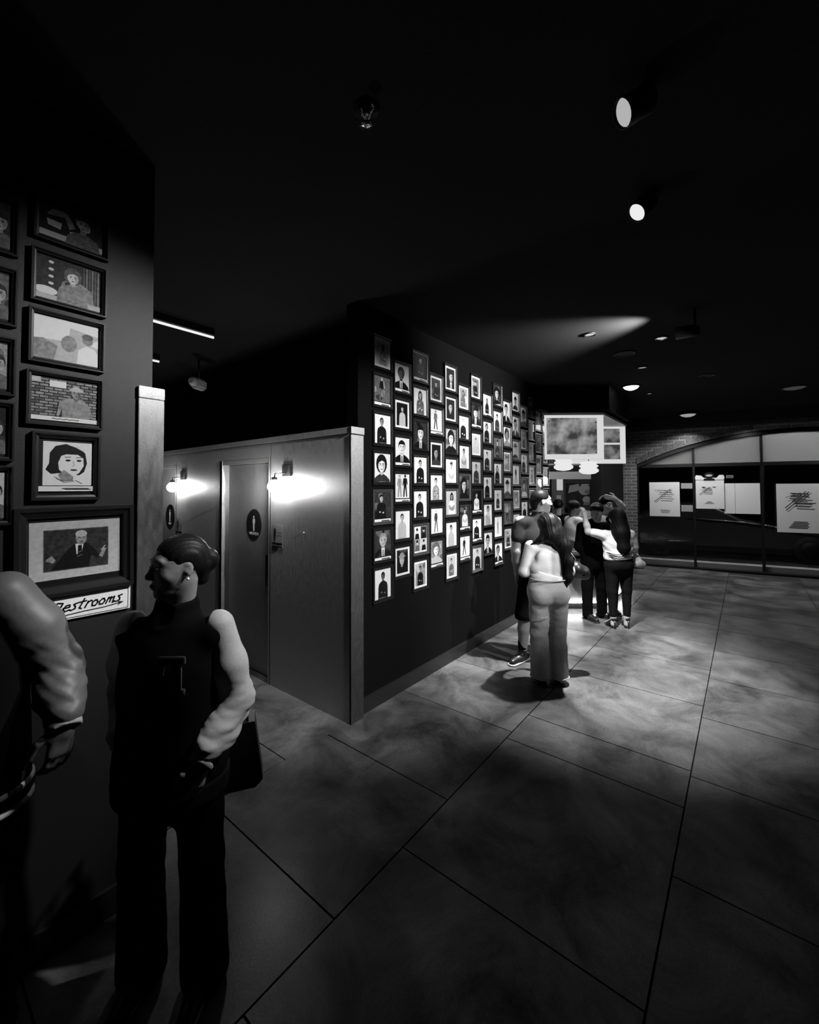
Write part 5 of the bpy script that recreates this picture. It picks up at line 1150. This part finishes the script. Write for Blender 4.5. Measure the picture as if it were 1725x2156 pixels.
# ---- 4. woman with bare back in pale wide jeans
w4 = person(1.262, 3.90, 'long-haired woman with a bare back in pale wide jeans')
R0 = head_frame(.25, -.05, -.12); hc = V(.018, .03, 1.410)
SL, EL, WL_ = V(-.145, .02, 1.235), V(-.205, .02, 1.005), V(-.12, .20, 1.02); SR, ER, WR = V(.160, .03, 1.245), V(.215, .05, 1.00), V(.14, .22, .98)
F = Field(); head(F, hc, R0, .98, V(.01, .02, 1.235), True); F.cone((-.125, .01, 1.225), (.14, .02, 1.235), .050, .050, .035); F.ell((.005, .01, 1.10), (.150, .098, .17), .04); F.ell((.005, .0, 1.0), (.140, .10, .12), .05); F.ell((.005, -.005, .90), (.17, .125, .13), .05)
for e in (-1, 1): F.ell((e * .062 + .005, -.070, 1.12), (.058, .028, .085), .03, roty(e * .25))
F.cone((.005, -.108, 1.20), (.005, -.112, 1.0), .012, .012, .03, sub=True); F.cone((-.105, -.02, 1.045), (.115, -.02, 1.05), .07, .07, .04)
for a, b, c in ((SR, ER, WR), (SL, EL, WL_)): arm(F, a, b, c, (.056, .052, .030))
hand(F, WL_, V(.3, .2, .05), V(0, .2, 1), .7, .92); hand(F, WR, V(-.3, .2, .05), V(0, .2, 1), .7, .92, -1)
for x in (-.08, .09): legs(F, V(x, .0, .84), V(x, .02, .45), V(x, .0, .09), (.09, .06, .042))
F.mesh('body', .0078, skin_pale, w4)
F = Field().ell(hc + R0 @ V(0, -.022, .045), (.092, .112, .092), .01, R0); F.ell(hc + R0 @ V(0, .105, -.02), (.06, .06, .085), .012, R0, sub=True)
F.chain([hc + V(-.01, -.06, .02), hc + V(.0, -.085, -.06), hc + V(.05, -.10, -.12)], [.080, .072, .05], .03); F.chain([hc + V(-.04, -.07, -.05), hc + V(-.09, -.085, -.10), hc + V(-.17, -.06, -.15)], [.05, .026, .008], .03)
F.chain([hc + V(.05, -.07, -.02), hc + V(.105, -.08, -.16), hc + V(.135, -.10, -.30), hc + V(.135, -.11, -.44), hc + V(.115, -.115, -.52)], [.07, .070, .058, .045, .018], .03); F.chain([hc + V(.09, -.08, -.14), hc + V(.165, -.07, -.26), hc + V(.185, -.07, -.37)], [.05, .03, .012], .02)
F.fold = lambda P: .0016 * np.sin(P[:, 0] * 330 + 3 * np.sin(P[:, 2] * 14) + P[:, 1] * 60) + .0015 * np.sin(P[:, 0] * 150 + 4 * np.sin(P[:, 2] * 8)); hr = F.mesh('hair', .0058, hair_m, w4)
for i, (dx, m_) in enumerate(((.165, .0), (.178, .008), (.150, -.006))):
    pts = [hc + V(dx - .03, -.13, -.20), hc + V(dx + .012 + m_, -.135, -.27), hc + V(dx - .008, -.14, -.34), hc + V(dx + .006, -.14, -.41)]; MB().tube([tuple(p) for p in pts], [.004, .005, .005, .002], 6).build('highlight_lock', mat('hair_highlight', .16, .35, spec=.6), hr)  # highlights on the dark hair, painted as paler strands
MB().tube([(.085, -.10, 1.19), (.098, -.112, 1.10), (.100, -.105, 1.00)], .006, 6).build('halter_strap', black_cloth, w4)
F = Field().cone((.0, -.0, 1.005), (.0, -.0, .955), .150, .152, .02, (1.10, .86, 1)); F.cut((0, 0, 1.0), (.25, 0, 1)); F.cut((0, 0, .945), (0, 0, -1)); F.fold = folds(.012, 41, 1.0, 60); F.mesh('top', .0075, white_knit, w4)
F = Field().cone((.004, 0, .955), (.004, 0, .86), .145, .168, .04, (1.12, .88, 1)); F.ell((-.07, -.055, .80), (.095, .085, .10), .03); F.ell((.085, -.055, .80), (.095, .085, .10), .03)
for x, k_, b_ in ((-.078, -.080, -.072), (.092, .090, .088)): F.cone((x, .0, .80), (k_, .015, .45), .100, .078, .03); F.cone((k_, .015, .45), (b_, .0, .05), .078, .092, .02)
F.cone((.006, -.17, .82), (.006, -.10, .66), .012, .012, .02, sub=True); F.fold = both(folds(.016, 43, .55, 34, lambda P: np.clip(1.2 - 2.2 * np.abs(P[:, 2] - .48), .15, 1)), folds(.008, 44, .5, 80, lambda P: np.clip(1.1 - 2.4 * np.abs(P[:, 2] - .45), .1, 1))); F.cut((0, 0, .962), (0, 0, 1)); F.cut((0, 0, .055), (0, 0, -1)); jn = F.mesh('jeans', .0072, denim, w4)
for x, r_ in ((-.072, .094), (.088, .094)): MB().tube([(x + r_ * math.cos(t * PI / 12), r_ * math.sin(t * PI / 12), .066 + .004 * math.sin(t)) for t in range(25)], .0045, 6).build('hem', denim_seam, jn)
MB().tube([(.004 + .172 * math.cos(PI + t * PI / 16), -.01 - .14 * abs(math.sin(t * PI / 16)), .952) for t in range(17)], .005, 6).build('waistband_edge', denim_seam, jn)
MB().tube([(-.135, -.120, .63), (-.085, -.128, .622), (-.03, -.112, .632)], .004, 6).build('back_seam', denim_seam, jn)
for x in (-.072, .088): shoe(w4, (x, .01), (x * .2, 1), s=1.02)
hb = empty('handbag', KP(1.60, 4.10, .905), KZ); hb.scale = (.88, .88, .95)
F = Field().chain([(-.10, 0, .065), (0, 0, .085), (.09, 0, .06), (.105, 0, .03)], [.05, .075, .055, .045], .03); F.cone((-.10, 0, .035), (.10, 0, .035), .04, .04, .03); F.mesh('pouch', .008, mat('leather_black', .012, .32, spec=.5), hb)
MB().tube([(-.08, 0, .13), (-.09, -.02, .25), (-.085, -.02, .33)], .006, 6).build('strap', MATS['leather_black'], hb); MB().box(.045, .08, -.062, -.052, .03, .075, bevel=.004).build('clasp', chrome, hb)
tag(hb, 'black leather handbag hanging at the side of the woman in jeans', 'bag')

# ---- 7. woman with very long dark hair, back to us, arm around the dark-clad man
w7 = person(2.650, 5.40, 'woman with very long black hair in a pale striped top')
R0 = head_frame(.1, .0); hc = V(-.005, .02, 1.385)
SL, EL, WL_ = V(-.165, .03, 1.165), V(-.335, .10, 1.205), V(-.365, .13, 1.395); SR, ER, WR = V(.165, .02, 1.165), V(.225, .06, .955), V(.20, .20, .80)
F = Field(); head(F, hc, R0, .97, V(0, .02, 1.19), True); F.cone((-.13, .01, 1.165), (.13, .01, 1.165), .05, .05, .03); F.ell((0, .02, 1.05), (.14, .10, .16), .04); F.ell((0, .01, .86), (.16, .12, .13), .05)
for a, b, c in ((SR, ER, WR), (SL, EL, WL_)): arm(F, a, b, c, (.046, .040, .026))
hand(F, WL_, V(-.05, .10, .6), V(.8, .3, 0), .9, .92); hand(F, WR, V(.05, .1, -.5), V(-.5, .6, 0), .8, .92, -1)
for x in (-.075, .085): legs(F, V(x, .0, .80), V(x * 1.12, .0, .47), V(x * 1.05, -.01, .14), (.08, .046, .034))
F.mesh('body', .008, skin_pale, w7)
F = Field().ell(hc + V(0, -.02, .04), (.095, .112, .095), .01); F.ell(hc + R0 @ V(0, .105, -.02), (.06, .06, .085), .012, R0, sub=True); F.chain([hc + V(0, -.07, .0), hc + V(.005, -.105, -.18), hc + V(.015, -.125, -.36), hc + V(.02, -.125, -.50)], [.088, .100, .080, .030], .03); F.cone(hc + V(-.06, -.07, -.1), hc + V(-.055, -.11, -.36), .05, .012, .02); F.cone(hc + V(.07, -.07, -.1), hc + V(.075, -.11, -.40), .05, .014, .02)
F.fold = lambda P: .0018 * np.sin(P[:, 0] * 300 + 3 * np.sin(P[:, 2] * 9) + P[:, 1] * 50); F.mesh('hair', .007, mat('black_hair', .003, .6, spec=.12), w7)
F = Field().ell((0, .01, 1.06), (.185, .135, .17), .04); F.cone((-.14, .01, 1.165), (.14, .01, 1.165), .062, .062, .04); F.cone((0, .0, 1.04), (0, 0, .90), .150, .168, .03, (1.08, .86, 1)); F.cone(SR, SR * .3 + ER * .7, .068, .076, .03); F.cone(SL, SL * .35 + EL * .65, .064, .056, .03); F.ell(hc, (.08, .09, .11), .01, sub=True)
F.fold = folds(.014, 51, .9, 44); F.cut((0, 0, .875), (.10, 0, -1)); tp7 = F.mesh('top', .0078, white_knit, w7)
for z in (.948, .922, .902): MB().tube([(.168 * math.cos(PI + t * PI / 14), -.140 * abs(math.sin(t * PI / 14)) - .02, z + .008 * math.sin(t)) for t in range(15)], .004, 5).build('stripe', dark_tee, tp7)
F = Field().cone((0, 0, .92), (0, 0, .82), .148, .158, .03, (1.08, .92, 1)); F.ell((-.06, -.05, .80), (.09, .08, .09), .03); F.ell((.07, -.05, .80), (.09, .08, .09), .03)
for x in (-.078, .088): F.cone((x, 0, .78), (x * 1.12, .0, .47), .095, .062, .03); F.cone((x * 1.12, 0, .47), (x * 1.05, -.01, .17), .062, .044, .02)
F.fold = folds(.004, 53, .8, 40); F.mesh('trousers', .009, dark_pants, w7)
for x in (-.080, .092):
    b = V(x, -.01, 0); F = Field().cone(b + V(0, -.01, .115), b + V(x * .2, .10, .03), .034, .030, .02); F.cone(b + V(x * .2, .10, .03), b + V(x * .3, .16, .022), .030, .020, .02); F.cut((0, 0, .004), (0, 0, -1)); s_ = F.mesh('shoe', .008, shoe_black, w7); MB().tube([tuple(b + V(0, -.035, .10)), tuple(b + V(0, -.045, .002))], [.014, .006], 8).build('heel', shoe_black, s_)
pb = empty('white_bag', KP(2.650 + .285, 5.46, .735), KZ)
F = Field().chain([(-.055, 0, .06), (.0, 0, .065), (.05, 0, .05)], [.045, .055, .045], .03); F.cone((-.045, 0, .10), (.01, 0, .13), .03, .02, .03); F.mesh('pouch', .007, mat('bag_pale', .42, .4, spec=.4, grain=.3, gscale=40), pb); MB().tube([(-.05, 0, .11), (-.04, 0, .17), (-.01, 0, .19), (.02, 0, .16), (.03, 0, .11)], .004, 6).build('handle', chrome, pb); MB().box(-.06, .06, -.03, .03, .0, .014, bevel=.006).build('base', shoe_black, pb)
tag(pb, 'small white handbag carried by the very long-haired woman', 'bag')

# ---- 6. dark-clad man facing us, held by the long-haired woman
m6 = person(2.500, 5.78, 'man all in black standing in front of the kiosk')
R0 = head_frame(PI - .55, -.12); hc = V(.045, -.02, 1.430)
SL, EL, WL_ = V(-.155, .0, 1.235), V(-.195, .0, .97), V(-.10, -.03, .84); SR, ER, WR = V(.17, .0, 1.235), V(.215, .0, .97), V(.10, -.03, .84)
F = Field(); head(F, hc, R0, 1.0, V(.015, .0, 1.255)); F.cone((-.13, 0, 1.235), (.15, 0, 1.235), .055, .055, .03); F.ell((.01, 0, 1.08), (.15, .10, .18), .04)
for a, b, c in ((SR, ER, WR), (SL, EL, WL_)): arm(F, a, b, c)
hand(F, WL_, V(.3, -.0, -.2), V(.5, -.7, 0), .7); hand(F, WR, V(-.3, -.0, -.2), V(-.5, -.7, 0), .7, 1.0, -1)
legs(F, V(-.07, 0, .78), V(-.095, -.01, .44), V(-.10, -.02, .09)); legs(F, V(.08, 0, .78), V(.10, .0, .44), V(.115, .03, .09)); F.ell((0, 0, .84), (.15, .11, .12), .05)
F.mesh('body', .0085, skin_mid, m6, fine=(2, 1.31, 1.58, .005)); eyes(hc, R0, m6)
F = Field().ell(hc + R0 @ V(0, -.018, .055), (.088, .104, .085), .01, R0); F.ell(hc + R0 @ V(0, .10, -.035), (.08, .066, .085), .012, R0, sub=True); F.ell(hc + R0 @ V(0, .075, .088), (.07, .04, .028), .02, R0); F.mesh('hair', .008, hair_m, m6)
F = Field().ell((.01, 0, 1.08), (.185, .135, .21), .04); F.cone((-.14, 0, 1.24), (.15, 0, 1.24), .064, .064, .04); F.cone((.01, 0, 1.05), (0, 0, .78), .155, .160, .03, (1.08, .86, 1)); F.cone((.01, 0, 1.27), (.015, 0, 1.30), .072, .068, .02)
for a, b, c in ((SR, ER, WR), (SL, EL, WL_)): F.chain([a, b, c], [.066, .060, .050], .03)
F.ell(hc, (.085, .09, .11), .01, sub=True); F.fold = folds(.008, 61, .6, 28); F.cut((0, 0, .74), (0, 0, -1)); F.mesh('jacket', .009, black_cloth, m6)
F = Field().cone((0, 0, .82), (0, 0, .76), .145, .15, .03, (1.08, .9, 1)); F.chain([(-.075, 0, .76), (-.095, -.01, .44), (-.10, -.02, .06)], [.092, .072, .066], .03); F.chain([(.082, 0, .76), (.10, 0, .44), (.115, .03, .06)], [.092, .072, .066], .03); F.fold = folds(.007, 63, .8, 28); F.mesh('trousers', .010, black_cloth, m6)
shoe(m6, (-.10, -.02), (.35, -1)); shoe(m6, (.115, .03), (.8, -.6))

# ---- 8. woman facing us with a hand to her forehead, behind the couple
w8 = person(2.80, 6.02, 'woman in a white top holding one hand to her forehead')
w8.scale = (1, 1, 1.02)
R0 = head_frame(PI + .25, -.15); hc = V(.0, -.01, 1.500)
SR, ER, WR = V(.150, .0, 1.310), V(.205, -.05, 1.475), V(.075, -.10, 1.585); SL, EL, WL_ = V(-.150, .0, 1.305), V(-.165, .03, 1.06), V(-.10, -.06, .90)
F = Field(); head(F, hc, R0, .97, V(0, .0, 1.32), True); F.cone((-.13, 0, 1.30), (.13, 0, 1.30), .05, .05, .03); F.ell((0, 0, 1.16), (.14, .1, .18), .04); F.ell((0, 0, .92), (.15, .11, .14), .05)
for a, b, c in ((SR, ER, WR), (SL, EL, WL_)): arm(F, a, b, c, (.046, .040, .026))
hand(F, WR, V(-.6, -.05, .12), V(0, -.2, 1), .5, .95); hand(F, WL_, V(.1, -.1, -.4), V(.5, -.7, 0), .7, .92, -1)
for x in (-.08, .08): legs(F, V(x, .0, .84), V(x, -.01, .47), V(x, .02, .09))
F.mesh('body', .0085, skin_pale, w8, fine=(2, 1.38, 1.66, .005)); eyes(hc, R0, w8, .97)
F = Field().ell(hc + R0 @ V(0, -.02, .045), (.088, .106, .088), .01, R0); F.ell(hc + R0 @ V(0, .10, -.025), (.068, .066, .085), .012, R0, sub=True); F.cone(hc + R0 @ V(0, -.08, 0), hc + R0 @ V(0, -.09, -.2), .07, .05, .03); F.mesh('hair', .008, hair_m, w8)
F = Field().ell((0, 0, 1.16), (.170, .130, .20), .04); F.cone((-.13, 0, 1.30), (.13, 0, 1.30), .058, .058, .04); F.cone((0, 0, 1.12), (0, 0, .98), .142, .150, .03, (1.08, .86, 1)); F.cone((0, -.10, 1.36), (0, -.14, 1.20), .06, .03, .02, sub=True); F.ell(hc, (.08, .09, .11), .01, sub=True); F.fold = folds(.010, 71, .7, 34); F.cut((0, 0, .95), (0, 0, -1)); F.mesh('top', .0085, white_knit, w8)
F = Field().cone((0, -.085, 1.29), (0, -.105, 1.20), .055, .03, .01); F.mesh('neckline', .009, black_cloth, w8)
F = Field().cone((0, 0, .97), (0, 0, .84), .145, .155, .03, (1.08, .9, 1))
for x in (-.08, .08): F.chain([(x, 0, .80), (x, -.01, .47), (x, .02, .07)], [.095, .07, .06], .03)
F.mesh('trousers', .010, dark_pants, w8)
for x in (-.08, .08): shoe(w8, (x, .02), (x, -1), s=.92)

# ---- 5. dark-haired woman in a pale top at the counter, facing right
w5 = person(2.66, 6.92, 'dark-haired woman in a pale top behind the kiosk counter')
R0 = head_frame(-PI / 2 + .05, -.15); hc = V(.03, 0, 1.435)
SR, ER, WR = V(.06, -.13, 1.235), V(.10, -.17, 1.0), V(.28, -.10, .98); SL, EL, WL_ = V(-.02, .14, 1.235), V(.02, .17, 1.0), V(.22, .12, .98)
F = Field(); head(F, hc, R0, .97, V(.0, .0, 1.255), True); F.cone((.03, -.12, 1.235), (-.01, .12, 1.235), .05, .05, .03); F.ell((0, 0, 1.1), (.11, .13, .17), .04); F.ell((-.03, 0, .86), (.13, .15, .14), .05)
for a, b, c in ((SR, ER, WR), (SL, EL, WL_)): arm(F, a, b, c, (.046, .040, .026))
hand(F, WR, V(.5, 0, -.1), V(0, .3, 1), .8, .92); hand(F, WL_, V(.5, 0, -.1), V(0, -.3, 1), .8, .92)
for y in (-.08, .08): legs(F, V(-.03, y, .8), V(-.01, y, .45), V(-.03, y, .09))
F.mesh('body', .009, skin_dark, w5, fine=(2, 1.32, 1.58, .005)); eyes(hc, R0, w5, .97)
F = Field().ell(hc + R0 @ V(0, -.02, .048), (.090, .108, .088), .01, R0); F.ell(hc + R0 @ V(0, .102, -.025), (.075, .062, .088), .012, R0, sub=True); F.ell(hc + R0 @ V(0, -.10, -.03), (.06, .05, .07), .03, R0); F.mesh('hair', .008, hair_m, w5)
F = Field().ell((0, 0, 1.1), (.135, .165, .2), .04); F.cone((.03, -.12, 1.24), (-.01, .12, 1.24), .062, .062, .04); F.cone((0, 0, 1.08), (-.02, 0, .93), .15, .155, .03, (.88, 1.05, 1)); F.ell((.10, -.03, 1.13), (.06, .10, .06), .03)
for a, b in ((SR, ER), (SL, EL)): F.cone(a, a * .3 + b * .7, .062, .060, .03)
F.ell(hc, (.09, .08, .11), .01, sub=True); F.fold = folds(.009, 81, .6, 34); F.cut((0, 0, .91), (0, 0, -1)); F.mesh('top', .009, white_knit, w5)
F = Field().cone((-.02, 0, .93), (-.03, 0, .80), .145, .155, .03, (.9, 1.05, 1))
for y in (-.08, .08): F.chain([(-.03, y, .78), (-.01, y, .45), (-.03, y, .07)], [.095, .07, .06], .03)
F.mesh('trousers', .011, dark_pants, w5)
for y in (-.08, .08): shoe(w5, (-.03, y), (1, 0), s=.92)

# ---- 9. staff member in black, back turned, at the rear of the kiosk
w9 = person(2.72, 7.75, 'kiosk worker in black with hair in a bun, back turned')
R0 = head_frame(-.2, -.1); hc = V(.0, 0, 1.430)
SR, ER, WR = V(.16, .0, 1.225), V(.20, .05, .98), V(.15, .22, .95); SL, EL, WL_ = V(-.16, .0, 1.225), V(-.20, .05, .98), V(-.14, .22, .95)
F = Field(); head(F, hc, R0, .97, V(0, .0, 1.245), True); F.cone((-.13, 0, 1.225), (.13, 0, 1.225), .05, .05, .03); F.ell((0, 0, 1.08), (.14, .1, .18), .04); F.ell((0, 0, .86), (.15, .11, .14), .05)
for a, b, c in ((SR, ER, WR), (SL, EL, WL_)): arm(F, a, b, c, (.046, .040, .026))
hand(F, WR, V(-.1, .5, 0), V(0, .3, 1), .7, .92); hand(F, WL_, V(.1, .5, 0), V(0, .3, 1), .7, .92, -1)
for x in (-.08, .08): legs(F, V(x, .0, .8), V(x, .01, .45), V(x, .02, .09))
F.mesh('body', .010, skin_pale, w9)
F = Field().ell(hc + R0 @ V(0, -.02, .045), (.090, .108, .090), .01, R0); F.ell(hc + R0 @ V(0, .10, -.025), (.07, .066, .085), .012, R0, sub=True); F.ell(hc + R0 @ V(0, -.11, .02), (.05, .045, .05), .02, R0); F.mesh('hair', .009, hair_m, w9)
F = Field().ell((0, 0, 1.08), (.175, .130, .2), .04); F.cone((-.14, 0, 1.225), (.14, 0, 1.225), .062, .062, .04); F.cone((0, 0, 1.05), (0, 0, .85), .15, .158, .03, (1.08, .86, 1))
for a, b in ((SR, ER), (SL, EL)): F.cone(a, a * .5 + b * .5, .062, .062, .03)
F.cut((0, 0, .83), (0, 0, -1)); F.mesh('t_shirt', .010, black_cloth, w9)
F = Field().cone((0, 0, .86), (0, 0, .8), .145, .155, .03, (1.08, .9, 1))
for x in (-.08, .08): F.chain([(x, 0, .78), (x, .01, .45), (x, .02, .07)], [.095, .07, .06], .03)
F.mesh('trousers', .011, dark_pants, w9)
for x in (-.08, .08): shoe(w9, (x, .02), (x, 1), s=.92)
